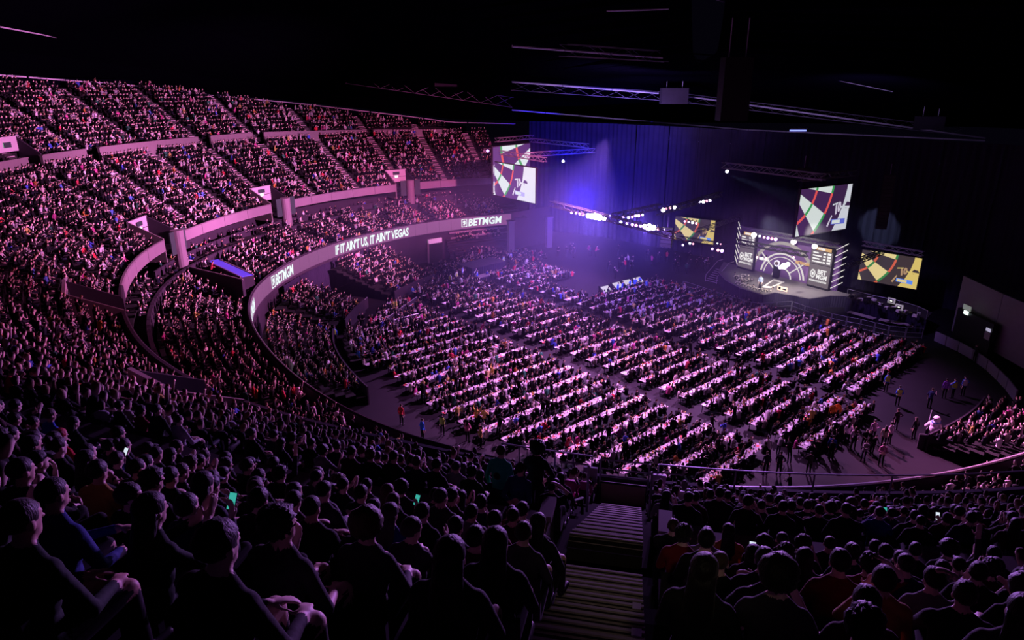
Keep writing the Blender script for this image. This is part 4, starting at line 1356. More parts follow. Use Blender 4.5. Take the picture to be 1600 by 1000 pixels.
for k in range(22):
    f_ = k / 21
    c = at_h(1330 + 108 * f_ + rng.normal() * 2.5, 464 + 30 * f_ + rng.normal() * 3, 2.1)
    c.z = 1.7
    e_ = empty('camera_gear', c, rng.uniform(0, 6.28), label=f'{ordinal(k + 1)} piece of camera gear on the press platform, counted from the stage end', cat='camera gear', group='camera gear on the press platform')
    MB().box((0, 0, 0.55), (0.3, 0.45, 0.26)).build('case', gm[k % 2], e_)
    MB().tube((0, 0.2, 0.58), (0, 0.45, 0.58), 0.09, n=8).build('lens', gm[0], e_)
    for a in (0, 2.1, 4.2):
        MB().tube((0, 0, 0.45), (0.25 * math.cos(a), 0.25 * math.sin(a), 0), 0.025, n=4).build('leg', gm[0], e_)
# lit serving counters with blue-shirted staff (staff come with the people below)
cd0, cd1 = at_h(938, 455, 0.0), at_h(1000, 441, 0.0)
cdir = math.atan2(cd1.y - cd0.y, cd1.x - cd0.x)
for k, (px, py) in enumerate(((947, 453), (965, 447), (981, 443), (997, 439))):
    c = at_h(px, py, 1.1); c.z = 0
    e_ = empty('bar_counter', c, cdir, label=f'{ORD[k]} white-topped serving counter with slanted black sides at the floor edge, from the near end', cat='counter', group='serving counters on the floor')
    MB().quad_strip([[(-0.75, -0.35, 0), (0.75, -0.35, 0), (0.75, 0.35, 0), (-0.75, 0.35, 0)], [(-0.6, -0.35, 1.0), (0.6, -0.35, 1.0), (0.6, 0.25, 1.0), (-0.6, 0.25, 1.0)]], True, True).build('base', M['black'], e_)
    MB().quad_strip([[(-0.62, -0.4, 1.0), (0.62, -0.4, 1.0), (0.62, 0.35, 1.45), (-0.62, 0.35, 1.45)], [(-0.62, -0.4, 1.05), (0.62, -0.4, 1.05), (0.62, 0.35, 1.5), (-0.62, 0.35, 1.5)]], True, True).build('lit_top', emi('counter_lit', (0.72, 0.68, 0.78), 0.85), e_)
    for s_ in (-0.85, 0.85):
        MB().quad_strip([[(s_, -0.45, 0), (s_, 0.35, 0), (s_, 0.5, 1.65), (s_, 0.3, 1.65)], [(s_ + 0.08, -0.45, 0), (s_ + 0.08, 0.35, 0), (s_ + 0.08, 0.5, 1.65), (s_ + 0.08, 0.3, 1.65)]], True, True).build('side_panel', M['black'], e_)
# raised platform with skirt at the far floor edge, two steps of boxes
for x0, y0, x1, y1, h, lab in ((738, 436, 790, 424, 1.5, 'dark skirted platform at the far floor edge with people on top'), (750, 443, 792, 432, 0.8, 'lower pale-edged skirted riser in front of the far platform')):
    a, b = at_h(x0, y0, 0), at_h(x1, y1, 0); d = b - a
    nn = Vector((-d.y, d.x, 0)).normalized()
    e_ = empty('riser', (0, 0, 0), label=lab, cat='platform')
    c4 = [a, b, b + nn * 3.2, a + nn * 3.2] if h > 1 else [a, b, b + nn * 1.2, a + nn * 1.2]
    MB().quad_strip([[(p.x, p.y, h - 0.1) for p in c4], [(p.x, p.y, h) for p in c4]], True, True).build('top', M['cross_wall'] if h < 1 else M['dark_wall'], e_)
    for p, q_ in zip(c4, c4[1:] + c4[:1]):
        pleat_drape((p.x, p.y), (q_.x, q_.y), 0, h - 0.05, 'skirt', M['drape'], 0.4, 0.05, e_)


# ------------------------------------------------------------------ floor tables
BLOCKS = [(26.5, 42.0), (44.0, 53.6), (55.8, 71.8)]
ROW_E = [-18.8 - 2.1 * k for k in range(27)]
tables = []
_tab_me = {}
for k, e in enumerate(ROW_E):
    for bi, (t0, t1) in enumerate(BLOCKS):
        if k == 0 and bi != 1: continue
        if k == 0: t0, t1 = 43.5, 54.5
        ts = np.arange(t0, t1, 0.25)
        ok = []
        for t in ts:
            p = hall(t, e)
            rho = math.hypot(p.x - C0[0], p.y - C0[1])
            lim = 31.5 if e > -52 else 33.5
            if rho > lim: continue
            if bi == 2 and -62.5 < e < -54 and t > 59.5: continue       # serving counters and lane
            if bi == 2 and e < -62.5 and t > 66: continue
            if e < -70.5: continue
            ok.append(t)
        if len(ok) < 12: continue
        tables.append((k, bi, ok[0], ok[-1], e))
BW = ('back', 'middle', 'front')
LIT = MB(); lit_col = []
for k, bi, t0, t1, e in tables:
    L = t1 - t0
    c = hall((t0 + t1) / 2, e)
    t = empty('long_table', c, AX, label=f'long white table, {ordinal(k + 1)} row from the exit-door side, {BW[bi]} block {("farthest from", "midway to", "nearest to")[bi]} the stage', cat='table', group='long tables on the floor')
    n = max(1, round(L / 1.83)); w = L / n
    key = round(w, 2)
    if key not in _tab_me:
        _tab_me[key] = (MB().box((0, 0, 0.735), (w - 0.015, 0.66, 0.03)).mesh('tabletop', [M['table']]),
                        MB().box((-w / 2 + 0.25, -0.3, 0.36), (0.04, 0.04, 0.72)).box((-w / 2 + 0.25, 0.3, 0.36), (0.04, 0.04, 0.72)).box((-w / 2 + 0.25, 0, 0.1), (0.04, 0.6, 0.03)).mesh('trestle', [M['black']]))
    for j in range(n):
        x = -L / 2 + w * (j + 0.5)
        link('tabletop', _tab_me[key][0], t, loc=(x, 0, rng.uniform(0, 0.008)))
        link('trestle', _tab_me[key][1], t, loc=(x, 0, 0))
    # cups, bottles, paper on this table
    for j in range(int(L * 10)):
        q = hall(rng.uniform(t0, t1), e + rng.uniform(-0.28, 0.28))
        kind = rng.random()
        n0 = len(LIT.f)
        if kind < 0.62:
            LIT.tube((q.x, q.y, 0.75), (q.x, q.y, 0.75 + rng.uniform(0.09, 0.16)), 0.035, 0.045, 5)
            cl = [(0.8, 0.75, 0.8), (0.5, 0.25, 0.05), (0.08, 0.05, 0.05), (0.6, 0.5, 0.1), (0.8, 0.8, 0.85)][rng.integers(5)]
        elif kind < 0.75:
            LIT.tube((q.x, q.y, 0.75), (q.x, q.y, 0.98), 0.035, 0.02, 5); cl = [(0.05, 0.12, 0.04), (0.03, 0.02, 0.02), (0.5, 0.04, 0.04)][rng.integers(3)]
        else:
            LIT.box((q.x, q.y, 0.757), (0.3, 0.21, 0.012), rng.uniform(0, 3)); cl = [(0.85, 0.83, 0.85), (0.85, 0.83, 0.85), (0.03, 0.02, 0.03), (0.55, 0.06, 0.06)][rng.integers(4)]
        lit_col += [cl] * (len(LIT.f) - n0)
lo_ = LIT.build('table_litter', M['litter'], label='cups, bottles and papers scattered over the white tables', cat='tableware', kind='stuff')
ca = lo_.data.color_attributes.new('col', 'FLOAT_COLOR', 'CORNER')
cc = np.repeat(np.array(lit_col, np.float32), [len(f) for f in LIT.f], axis=0)
ca.data.foreach_set('color', np.concatenate([cc, np.ones((len(cc), 1), np.float32)], 1).ravel())

# ------------------------------------------------------------------ floor stands (low blocks under the bowl front)
FB = [('A', 147.5, 161.8, -1.3, 10, 0.86), ('B', 170.5, 181.5, -1.3, 8, 0.86), ('C', 185.0, 211.0, -1.3, 7, 0.86), ('D', 184.0, 199.0, -8.6, 4, 0.86), ('E', 297.0, 316.0, -1.3, 9, 0.86), ('F', 281.5, 295.5, -1.3, 4, 0.8)]


def hfb(name, i, n):
    top_ = {'A': 3.3, 'B': 2.9, 'C': 2.7, 'D': 0.9, 'E': 2.9, 'F': 1.9}[name]
    low = {'A': 0.55, 'B': 0.8, 'C': 0.8, 'D': 0.25, 'E': 0.5, 'F': 0.9}[name]
    return top_ + (low - top_) * i / (n - 1)


for nm, lo, hi, o0, n, d in FB:
    pr = [(o0 + 0.6, hfb(nm, 0, n)), ]
    for i in range(n):
        pr += [(o0 - d * i + 0.43, hfb(nm, i, n)), (o0 - d * i - 0.43, hfb(nm, i, n))]
    pr.append((o0 - d * n + 0.43, 0.0))
    sweep('floor_stand_terrace', pr, M['terrace'], lo=lo - 0.6, hi=hi + 0.6, **S)
    zf = hfb(nm, n - 1, n)
    rings = []
    for ph in np.linspace(lo - 0.5, hi + 0.5, 12):
        pts = []
        for o, z in ((o0 - d * n + 0.2, 0.0), (o0 - d * n + 0.2, zf + 0.85), (o0 - d * n + 0.32, zf + 0.85), (o0 - d * n + 0.32, 0.0)):
            q = ring_at(ph, o); pts.append((q[0], q[1], z))
        rings.append(pts)
    MB().quad_strip(rings, True, True).build('wall_stand_front', M['dark_wall'], **S)
# entry lanes with low walls between the floor stands
for k, (px0, py0, px1, py1, h, lab) in enumerate(((556, 500, 575, 480, 1.2, 'dark lane wall with steward between the floor stands'), (618, 515, 655, 505, 1.1, 'low wall with pink rail at the edge of the floor lane'), (595, 520, 652, 478, 1.1, 'dark hand rail wall climbing beside the floor lane'),
                                                 (1432, 700, 1500, 706, 1.1, 'dark gate panel with pale rail at the right floor stand'), (1444, 690, 1452, 660, 1.0, 'low end wall of the right floor stand beside the white costume'))):
    a, b = at_h(px0, py0, 0), at_h(px1, py1, 0); d = b - a
    e_ = empty('lane_wall', (a + b) / 2, math.atan2(d.y, d.x), label=lab, cat='barrier')
    MB().box((0, 0, h / 2), (d.length, 0.12, h)).build('board', M['dark_wall'], e_)
    MB().tube((-d.length / 2, 0, h + 0.05), (d.length / 2, 0, h + 0.05), 0.035).build('rail', M['metal'], e_)

# ------------------------------------------------------------------ people: low detail templates for the mass
class Tpl:
    def __init__(s): s.v, s.f, s.r = [], [], []
    def loft(s, rings, roles, cap0=False, cap1=True):
        n = len(rings[0]); b = len(s.v)
        for r, ro in zip(rings, roles):
            s.v += r; s.r += [ro] * n
        for i in range(len(rings) - 1):
            for j in range(n):
                k = (j + 1) % n
                a, c, d, e = b + i * n + j, b + i * n + k, b + (i + 1) * n + k, b + (i + 1) * n + j
                s.f += [(a, c, d), (a, d, e)]
        if cap1:
            for j in range(1, n - 1): s.f.append((b + (len(rings) - 1) * n, b + (len(rings) - 1) * n + j, b + (len(rings) - 1) * n + j + 1))
    def seg(s, pts, rad, n, roles):
        rings = []
        for i, p in enumerate(pts):
            p = Vector(p); d = (Vector(pts[min(i + 1, len(pts) - 1)]) - Vector(pts[max(0, i - 1)])).normalized()
            u = d.orthogonal().normalized(); w = d.cross(u)
            rings.append([tuple(p + (u * math.cos(2 * math.pi * j / n) + w * math.sin(2 * math.pi * j / n)) * rad[i]) for j in range(n)])
        s.loft(rings, roles)
    def arr(s): return np.array(s.v, np.float32), np.array(s.f, np.int32), np.array(s.r, np.int32)


def ringpts(z, rx, ry, yc, n, ph=0.0):
    return [(rx * math.cos(2 * math.pi * j / n + ph), yc + ry * math.sin(2 * math.pi * j / n + ph), z) for j in range(n)]


# roles: 0 skin, 1 hair, 2 top, 3 trousers
def low_person(pose, hi, standing=False):
    T = Tpl()
    n = 8 if hi else 5
    na = 5 if hi else 3
    dz = 0.44 if standing else 0.0
    th = [(0.42, .17, .14, -.04), (0.62, .15, .115, -.05), (0.84, .185, .12, -.04), (0.98, .20, .10, -.03), (1.04, .11, .075, -.02)]
    if not hi: th = [th[0], th[2], th[3], th[4]]
    T.loft([ringpts(z + dz, rx, ry, y, n) for z, rx, ry, y in th], [2] * len(th))
    # head
    hr = [(-0.12, .052, .055), (-0.07, .066, .076), (0.02, .079, .098), (0.085, .066, .082), (0.125, .028, .035)] if hi else [(-0.12, .05, .055), (-0.02, .078, .095), (0.075, .068, .085), (0.125, .02, .03)]
    b = len(T.v)
    T.loft([ringpts(1.19 + dz + z, rx, ry, 0.015, n, math.pi / n) for z, rx, ry in hr], [0] * len(hr))
    long_ = pose % 3 == 1
    for i in range(b, len(T.v)):
        x, y, z = T.v[i]; z -= 1.19 + dz
        if z > 0.06 or (y < 0.0 and z > (-0.13 if long_ else -0.03)): T.r[i] = 1
    sh = [(sx * .20, -.03, 0.95 + dz) for sx in (-1, 1)]
    P = {0: ((.25, .10, .70), (.10, .33, .62)), 1: ((.24, .14, .72), (.03, .30, .80)), 2: ((.28, .12, .80), (.12, .28, .98)), 3: ((.27, .05, .72), (.13, .36, .66)), 4: ((.30, .05, 1.15), (.27, .10, 1.42)), 5: ((.25, -.02, .70), (.22, .12, .50))}
    for k, sx in enumerate((-1, 1)):
        el, ha = P[pose]
        if pose == 4 and k == 0: el, ha = P[0]
        if pose == 2 and k == 0: el, ha = P[3]
        T.seg([sh[k], (sx * el[0], el[1], el[2] + dz), (sx * ha[0], ha[1], ha[2] + dz), (sx * ha[0] * .9, ha[1] + .05, ha[2] + .02 + dz)], [.062, .05, .038, .042], na, [2, 2, 2 if pose % 2 else 0, 0])
        if standing:
            T.seg([(sx * .09, -.02, .9), (sx * .1, 0, .48), (sx * .11, -.02, .04), (sx * .12, .12, .03)], [.09, .065, .05, .045], na, [3] * 4)
        else:
            pts = [(sx * .10, .0, .50), (sx * .13, .42, .52), (sx * .13, .45, .10)]
            T.seg(pts if hi else pts[:2], [.085, .065, .05][: len(pts) if hi else 2], na, [3] * (3 if hi else 2))
    return T.arr()


TPL_LO = [low_person(p, False) for p in (0, 1, 2, 3, 4, 5)]
TPL_HI = [low_person(p, True) for p in (0, 1, 2, 3, 4, 5)]
TPL_ST = [low_person(p, False, True) for p in (0, 1, 2, 3, 4, 5)]

SKIN = np.array([(0.64, 0.46, 0.40), (0.57, 0.40, 0.34), (0.72, 0.54, 0.48), (0.35, 0.20, 0.14)], np.float32)
HAIRC = np.array([(0.006, 0.004, 0.003), (0.018, 0.011, 0.006), (0.05, 0.03, 0.014), (0.18, 0.12, 0.06), (0.16, 0.15, 0.15)], np.float32)
DARK = np.array([(0.002, 0.002, 0.003), (0.004, 0.003, 0.005), (0.003, 0.004, 0.010), (0.007, 0.006, 0.007), (0.005, 0.003, 0.004)], np.float32)
LIGHT = np.array([(0.62, 0.60, 0.62), (0.45, 0.43, 0.46), (0.30, 0.28, 0.32), (0.55, 0.48, 0.45)], np.float32)
VIVID = np.array([(0.50, 0.03, 0.05), (0.05, 0.08, 0.45), (0.50, 0.20, 0.05), (0.40, 0.06, 0.22), (0.03, 0.14, 0.09), (0.50, 0.08, 0.25), (0.08, 0.16, 0.50), (0.45, 0.04, 0.08), (0.45, 0.36, 0.10)], np.float32)


def clothes(n, p_light=0.16, p_vivid=0.07):
    r = rng.random(n)
    c = DARK[rng.integers(len(DARK), size=n)]
    c = np.where((r < p_light)[:, None], LIGHT[rng.integers(len(LIGHT), size=n)], c)
    c = np.where(((r >= p_light) & (r < p_light + p_vivid))[:, None], VIVID[rng.integers(len(VIVID), size=n)], c)
    return c * rng.uniform(0.45, 1.1, (n, 1)).astype(np.float32)


def crowd_mesh(name, ppl, tpls, label, cat='person', p_light=0.26, p_vivid=0.12):
    """ppl: array n x 4 (x, y, z, yaw); joined into one mesh with colours per person"""
    ppl = np.asarray(ppl, np.float32)
    n = len(ppl)
    pick = rng.choice(len(tpls), size=n, p=[.30, .2, .14, .2, .04, .12])
    sk, ha = SKIN[rng.choice(4, size=n, p=[.4, .3, .2, .1])], HAIRC[rng.choice(5, size=n, p=[.35, .3, .2, .1, .05])]
    tp, tr = clothes(n, p_light, p_vivid), DARK[rng.integers(len(DARK), size=n)] * 1.5
    sc = rng.normal(1.0, 0.05, n).astype(np.float32)
    V, Fc, Cc = [], [], []; base = 0
    for k, (tv, tf, trl) in enumerate(tpls):
        idx = np.nonzero(pick == k)[0]
        if not len(idx): continue
        yaw = ppl[idx, 3] + rng.normal(0, 0.42, len(idx)).astype(np.float32)
        c, s = np.cos(yaw)[:, None], np.sin(yaw)[:, None]
        lean = rng.normal(0.05, 0.15, len(idx)).astype(np.float32)[:, None]
        swy = rng.normal(0.0, 0.10, len(idx)).astype(np.float32)[:, None]
        z0 = tv[None, :, 2]
        x = (tv[None, :, 0] + np.maximum(z0 - 0.5, 0) * swy) * sc[idx, None]
        y = (tv[None, :, 1] + np.maximum(z0 - 0.5, 0) * lean) * sc[idx, None]
        z = z0 * sc[idx, None]
        W = np.stack([x * c - y * s + ppl[idx, 0:1], x * s + y * c + ppl[idx, 1:2], z + ppl[idx, 2:3]], -1)
        nv = tv.shape[0]
        V.append(W.reshape(-1, 3))
        Fc.append((tf[None] + (np.arange(len(idx)) * nv)[:, None, None] + base).reshape(-1, 3))
        lut = np.stack([sk[idx], ha[idx], tp[idx], tr[idx]], 1)
        Cc.append(lut[:, trl].reshape(-1, 3))
        base += nv * len(idx)
    V, Fc, Cc = np.concatenate(V), np.concatenate(Fc), np.concatenate(Cc)
    me = bpy.data.meshes.new(name)
    me.vertices.add(len(V)); me.vertices.foreach_set('co', V.ravel())
    me.loops.add(Fc.size); me.loops.foreach_set('vertex_index', Fc.ravel())
    me.polygons.add(len(Fc)); me.polygons.foreach_set('loop_start', np.arange(0, Fc.size, 3, dtype=np.int32))
    me.polygons.foreach_set('use_smooth', np.ones(len(Fc), bool))
    me.update(calc_edges=True)
    ca = me.color_attributes.new('col', 'FLOAT_COLOR', 'POINT')
    ca.data.foreach_set('color', np.concatenate([Cc, np.ones((len(Cc), 1), np.float32)], 1).astype(np.float32).ravel())
    me.materials.append(M['crowd'])
    print(name, n, 'people', len(Fc), 'tris')
    return link(name, me, label=label, cat=cat, kind='stuff')


def yaw_to(x, y, tx, ty):
    return math.atan2(ty - y, tx - x) - math.pi / 2


# ------------------------------------------------------------------ where everybody sits
SEATS = []      # dicts: x y z yaw tier row phi s side
HEADH = 1.2


def seat_rows():
    def one(tier, i, o, hfun, lo, hi, fill, pitch=0.53, aisles=True):
        arc = np.arange(lo, hi, 0.05)
        pts = ring_at(arc, o)
        ln = np.concatenate([[0], np.cumsum(np.hypot(*np.diff(pts, axis=0).T))])
        s_al = [float(np.interp(a, arc, ln)) for a in AISLES if lo < a < hi] if aisles else []
        n = int(ln[-1] / pitch)
        for j in range(n):
            s = (j + 0.5) * pitch + rng.normal(0, 0.07)
            ph = float(np.interp(s, ln, arc))
            wa = 0.78 if abs(ph - AISLE_PHI) > 3 else 1.0
            if any(abs(s - a) < wa for a in s_al): continue
            if tier == 'lower' and in_vom(ph, o, 0.45): continue
            if rng.random() > fill: continue
            p = ring_at(ph, o)
            SEATS.append(dict(x=float(p[0]), y=float(p[1]), z=hfun(ph), tier=tier, row=i, phi=ph, o=o))
    for i in range(T2_N):
        one('middle', i, o2(i), lambda ph: h2(i), 117, 300, 0.95)
    for r in range(2):
        one('box', r, 8.25 + 1.1 * r, lambda ph: 7.02 + 0.35 * r, 119, 200, 0.45, aisles=False)
    for r in range(2):
        one('balcony', r, -0.75 + 0.6 * r, lambda ph: 2.37 + 0.35 * r, 118, 130, 0.6, aisles=False)
    for i in range(T3_N):
        one('lower', i, o3(i), lambda ph: float(h3(i, ph)), 112.5, 300, 0.95)
    for i in range(T4_N):
        one('upper', i, o4(i), lambda ph: h4(i), 112.5, 300, 0.95)
    for nm, lo, hi, o0, n, d in FB:
        for i in range(n):
            one('stand', i, o0 - d * i, lambda ph: hfb(nm, i, n), lo, hi, 0.9, aisles=False)


seat_rows()
SEATS = [s for s in SEATS if not (s['tier'] == 'upper' and s['z'] > float(top4(s['phi'])))]


def near_stair_wall(s):
    p = np.array([s['x'], s['y']])
    for a, b in STAIR_WALLS:
        d = b - a; t = float(np.clip((p - a) @ d / (d @ d), 0, 1))
        if np.hypot(*(p - a - d * t)) < 1.0: return True
    return False


SEATS = [s for s in SEATS if not (s['tier'] == 'middle' and near_stair_wall(s)) and not (s['tier'] == 'upper' and s['row'] < 2 and 179.4 < s['phi'] < 184)]

# heads read off the photograph for the nearest rows (pixel column, pixel row, look)
NEAR = [(20, 848, 'crop', 0), (224, 834, 'long', 2), (252, 826, 'short', 0), (150, 748, 'short', 0), (200, 778, 'short', 7), (206, 742, 'crop', 1), (432, 846, 'curly', 3), (404, 788, 'short', 0),
        (486, 798, 'crop', 1), (404, 744, 'short', 0), (76, 652, 'short', 0), (8, 672, 'short', 1), (92, 690, 'long', 0), (236, 744, 'short', 2), (312, 770, 'long', 0), (308, 724, 'short', 7), (438, 720, 'long', 0),
        (277, 696, 'crop', 0), (565, 852, 'bushy', 0), (618, 852, 'curly', 5), (699, 890, 'long', 0), (745, 842, 'short', 0), (772, 858, 'long', 0), (828, 866, 'long', 1), (839, 832, 'long', 0), (816, 834, 'short', 0),
        (774, 813, 'short', 0), (798, 798, 'crop', 0), (737, 777, 'curly', 0), (645, 820, 'short', 7), (609, 802, 'long', 0), (584, 818, 'short', 1), (706, 827, 'short', 0), (724, 812, 'crop', 5),
        (683, 770, 'short', 0), (648, 759, 'short', 2), (616, 748, 'crop', 0), (706, 766, 'long', 0), (656, 708, 'short', 0), (670, 730, 'crop', 0), (504, 845, 'short', 0), (1208, 905, 'crop', 1), (1354, 966, 'curly', 0),
        (1440, 860, 'crop', 0), (1389, 915, 'short', 3), (1509, 935, 'short', 1), (1500, 882, 'cap', 3), (1475, 862, 'crop', 0), (1454, 918, 'short', 4), (1332, 872, 'bun', 0), (1380, 866, 'short', 0), (1229, 868, 'curly', 0),
        (1225, 841, 'short', 0), (1210, 828, 'crop', 0), (1321, 832, 'crop', 0), (1290, 840, 'bushy', 0), (1076, 826, 'cap', 1), (1101, 842, 'short', 0), (1136, 838, 'long', 0), (1359, 850, 'short', 0), (1420, 856, 'short', 7),
        (1559, 884, 'long', 0), (1590, 884, 'short', 0), (1590, 978, 'long', 0), (1273, 968, 'crop', 0), (1304, 966, 'short', 0), (1084, 772, 'crop', 0), (1131, 773, 'bushy', 0), (1163, 777, 'curly', 0), (1215, 776, 'short', 1),
        (1253, 777, 'short', 0), (1308, 787, 'crop', 0), (1352, 791, 'short', 0), (1380, 784, 'short', 2), (90, 850, 'short', 1), (120, 905, 'short', 0), (340, 880, 'short', 0), (380, 930, 'cap', 0), (520, 930, 'short', 0),
        (600, 940, 'crop', 1), (780, 945, 'short', 0), (1100, 930, 'long', 0), (1130, 900, 'short', 0), (1430, 985, 'short', 0), (40, 930, 'short', 0), (180, 960, 'short', 0)]


def floor_h(o, ph):
    if o > 21.6: return 17.7 + 0.5 * (o - 22.1) / 0.8
    return float(h3(0, ph)) + float(h3(1, ph) - h3(0, ph)) * (o - 9.8) / 0.8


manual = []
for px, py, style, pose in NEAR:
    r = ray(px, py); r = r / np.hypot(r[0], r[1])
    best = None
    for d in np.arange(1.5, 45, 0.1):
        p = r * d
        ph, o = xy_to_ring(p[0], p[1])
        z = EYE + p[2]
        if z <= floor_h(o, ph) + HEADH:
            best = (ph, o, d); break
    if best is None: continue
    ph, o, d = best
    if o > 21.6: tier, i = 'upper', int(round((o - 22.1) / 0.8)); i = max(0, min(i, T4_N - 1)); oo, zz = o4(i), h4(i)
    else: tier, i = 'lower', int(round((o - 9.8) / 0.8)); i = max(0, min(i, T3_N - 1)); oo, zz = o3(i), float(h3(i, ph))
    cand = np.linspace(ph - 8, ph + 8, 321)
    q = ring_at(cand, oo)
    X, Y, D = to_px(np.concatenate([q, np.full((len(q), 1), zz + HEADH)], 1))
    j = int(np.argmin(np.abs(X - px) + (D < 0.3) * 1e5))
    manual.append(dict(x=float(q[j][0]), y=float(q[j][1]), z=zz, tier=tier, row=i, phi=float(cand[j]), o=oo, style=style, pose=pose, manual=True, mpx=px, mpy=py))
keep = []
mx = np.array([(m['x'], m['y'], m['z']) for m in manual])
kept_manual = []
for a in range(len(manual)):
    if all((abs(manual[a]['z'] - manual[b]['z']) > 0.2) or math.hypot(manual[a]['x'] - manual[b]['x'], manual[a]['y'] - manual[b]['y']) > 0.40 for b in kept_manual):
        kept_manual.append(a)
manual = [manual[a] for a in kept_manual]
mx = np.array([(m['x'], m['y'], m['z']) for m in manual])
for s in SEATS:
    if s['tier'] in ('upper', 'lower') and s['y'] < 25:
        d = np.hypot(mx[:, 0] - s['x'], mx[:, 1] - s['y'])
        if np.any((d < 0.46) & (np.abs(mx[:, 2] - s['z']) < 0.25)): continue
    keep.append(s)
SEATS = keep + manual
for s in SEATS:
    q = STAGE_P + rng.normal(0, 1.5, 2)
    a_st = yaw_to(s['x'], s['y'], *q)
    n = norm_at(s['phi'])
    a_in = math.atan2(-n[1], -n[0]) - math.pi / 2
    dlt = (a_st - a_in + math.pi) % (2 * math.pi) - math.pi
    s['yaw'] = a_in + 0.65 * dlt
    s['head'] = 0.35 * dlt
P3 = np.array([(s['x'], s['y'], s['z'] + HEADH) for s in SEATS])
X, Y, D = to_px(P3)
fwd = P3[:, 1] * CP - (P3[:, 2] - EYE) * SP
vis = (fwd > 3.1) & (X > -60) & (X < 1660) & (Y > -20) & (Y < 1075)
SEATS = [dict(s, px=float(X[k]), py=float(Y[k]), d=float(D[k])) for k, s in enumerate(SEATS) if vis[k]]
print('seats in view', len(SEATS))

# people at the long tables: both sides, mostly turned to the stage
guests = []
for k, bi, t0, t1, e in tables:
    for sd in (-1, 1):
        t = t0 + 0.3
        while t < t1 - 0.2:
            if rng.random() < 0.93:
                p = hall(t + rng.normal(0, 0.05), e + sd * (0.50 + rng.normal(0, 0.04)))
                ya = AX - math.pi / 2 + (sd * (0.75 if rng.random() < 0.6 else 1.3))
                ya = AX - math.pi / 2 + sd * rng.choice([0.35, 0.8, 1.3])
                guests.append((p.x, p.y, rng.normal(0.0, 0.02), ya, rng.random() < 0.07))
            t += 0.56
# loose seats on the far floor and in the lanes
for k in range(380):
    t, e = rng.uniform(44, 70), rng.uniform(-79, -71.5)
    p = hall(t, e)
    if math.hypot(p.x - C0[0], p.y - C0[1]) < 38.5:
        guests.append((p.x, p.y, 0, AX - math.pi / 2 + rng.normal(0.3, 0.4), False))
for px, py, n, sp_ in ((750, 404, 26, 1.6), (1075, 418, 22, 3.0), (905, 398, 10, 2.0), (670, 470, 16, 2.0), (606, 520, 14, 1.8), (1150, 720, 14, 2.0), (1290, 700, 12, 2.0), (985, 420, 10, 2.5)):
    for j in range(n):
        c = at_h(px, py, 0)
        guests.append((c.x + rng.normal(0, sp_), c.y + rng.normal(0, sp_), 0, rng.uniform(0, 6.28), True))
G = np.array([g_[:4] for g_ in guests]); stand = np.array([g_[4] for g_ in guests])
crowd_mesh('floor_crowd', G[~stand], TPL_LO, 'crowd seated along the long white tables on the arena floor', p_light=0.13, p_vivid=0.09)
crowd_mesh('standing_crowd', G[stand], TPL_ST, 'loose crowd standing between and behind the floor tables', p_light=0.13, p_vivid=0.09)

# ------------------------------------------------------------------ detailed people (the ones that show largest)
def ell(bm, c, r, rot=None, seg=14, ring=9):
    m = Matrix.Translation(Vector(c))
    if rot is not None: m = m @ rot
    bmesh.ops.create_uvsphere(bm, u_segments=seg, v_segments=ring, radius=1.0, matrix=m @ Matrix.Diagonal((*r, 1)))


def cap_(bm, a, b, r0, r1, n=10):
    a, b = Vector(a), Vector(b)
    d = b - a
    if d.length < 1e-5: return
    q = d.to_track_quat('Z', 'Y').to_matrix().to_4x4()
    bmesh.ops.create_cone(bm, cap_ends=True, segments=n, radius1=r0, radius2=r1, depth=d.length, matrix=Matrix.Translation((a + b) / 2) @ q)
    ell(bm, a, (r0,) * 3, None, n, 7); ell(bm, b, (r1,) * 3, None, n, 7)


def hand(bm, wrist, d, nrm, curl, side):
    """palm, four unequal fingers and a thumb; d = direction of the fingers, nrm = palm normal"""
    w = Vector(wrist); d = Vector(d).normalized(); nrm = Vector(nrm); nrm = (nrm - d * nrm.dot(d)).normalized()
    sdv = d.cross(nrm) * side
    R = Matrix((sdv, d, nrm)).transposed().to_4x4()
    ell(bm, w + d * 0.045, (0.040, 0.052, 0.017), R)
    for k, (off, ln) in enumerate(((-0.030, 0.062), (-0.010, 0.075), (0.011, 0.078), (0.031, 0.068))):
        p = w + d * 0.085 + sdv * off
        dd = d.copy()
        for j, fr in enumerate((0.42, 0.33, 0.25)):
            dd = (Matrix.Rotation(curl * (0.6 if j else 0.4), 3, sdv * side) @ dd).normalized()
            q = p + dd * ln * fr * 1.15
            cap_(bm, p, q, 0.0095 - 0.0008 * j, 0.009 - 0.0008 * j, 7)
            p = q
    p = w + d * 0.025 + sdv * 0.034
    q = p + (d * 0.6 + sdv * 0.75 + nrm * 0.25).normalized() * 0.036
    cap_(bm, p, q, 0.012, 0.0105, 7)
    cap_(bm, q, q + (d * 0.85 + sdv * 0.25 + nrm * 0.3).normalized() * 0.032, 0.0105, 0.009, 7)


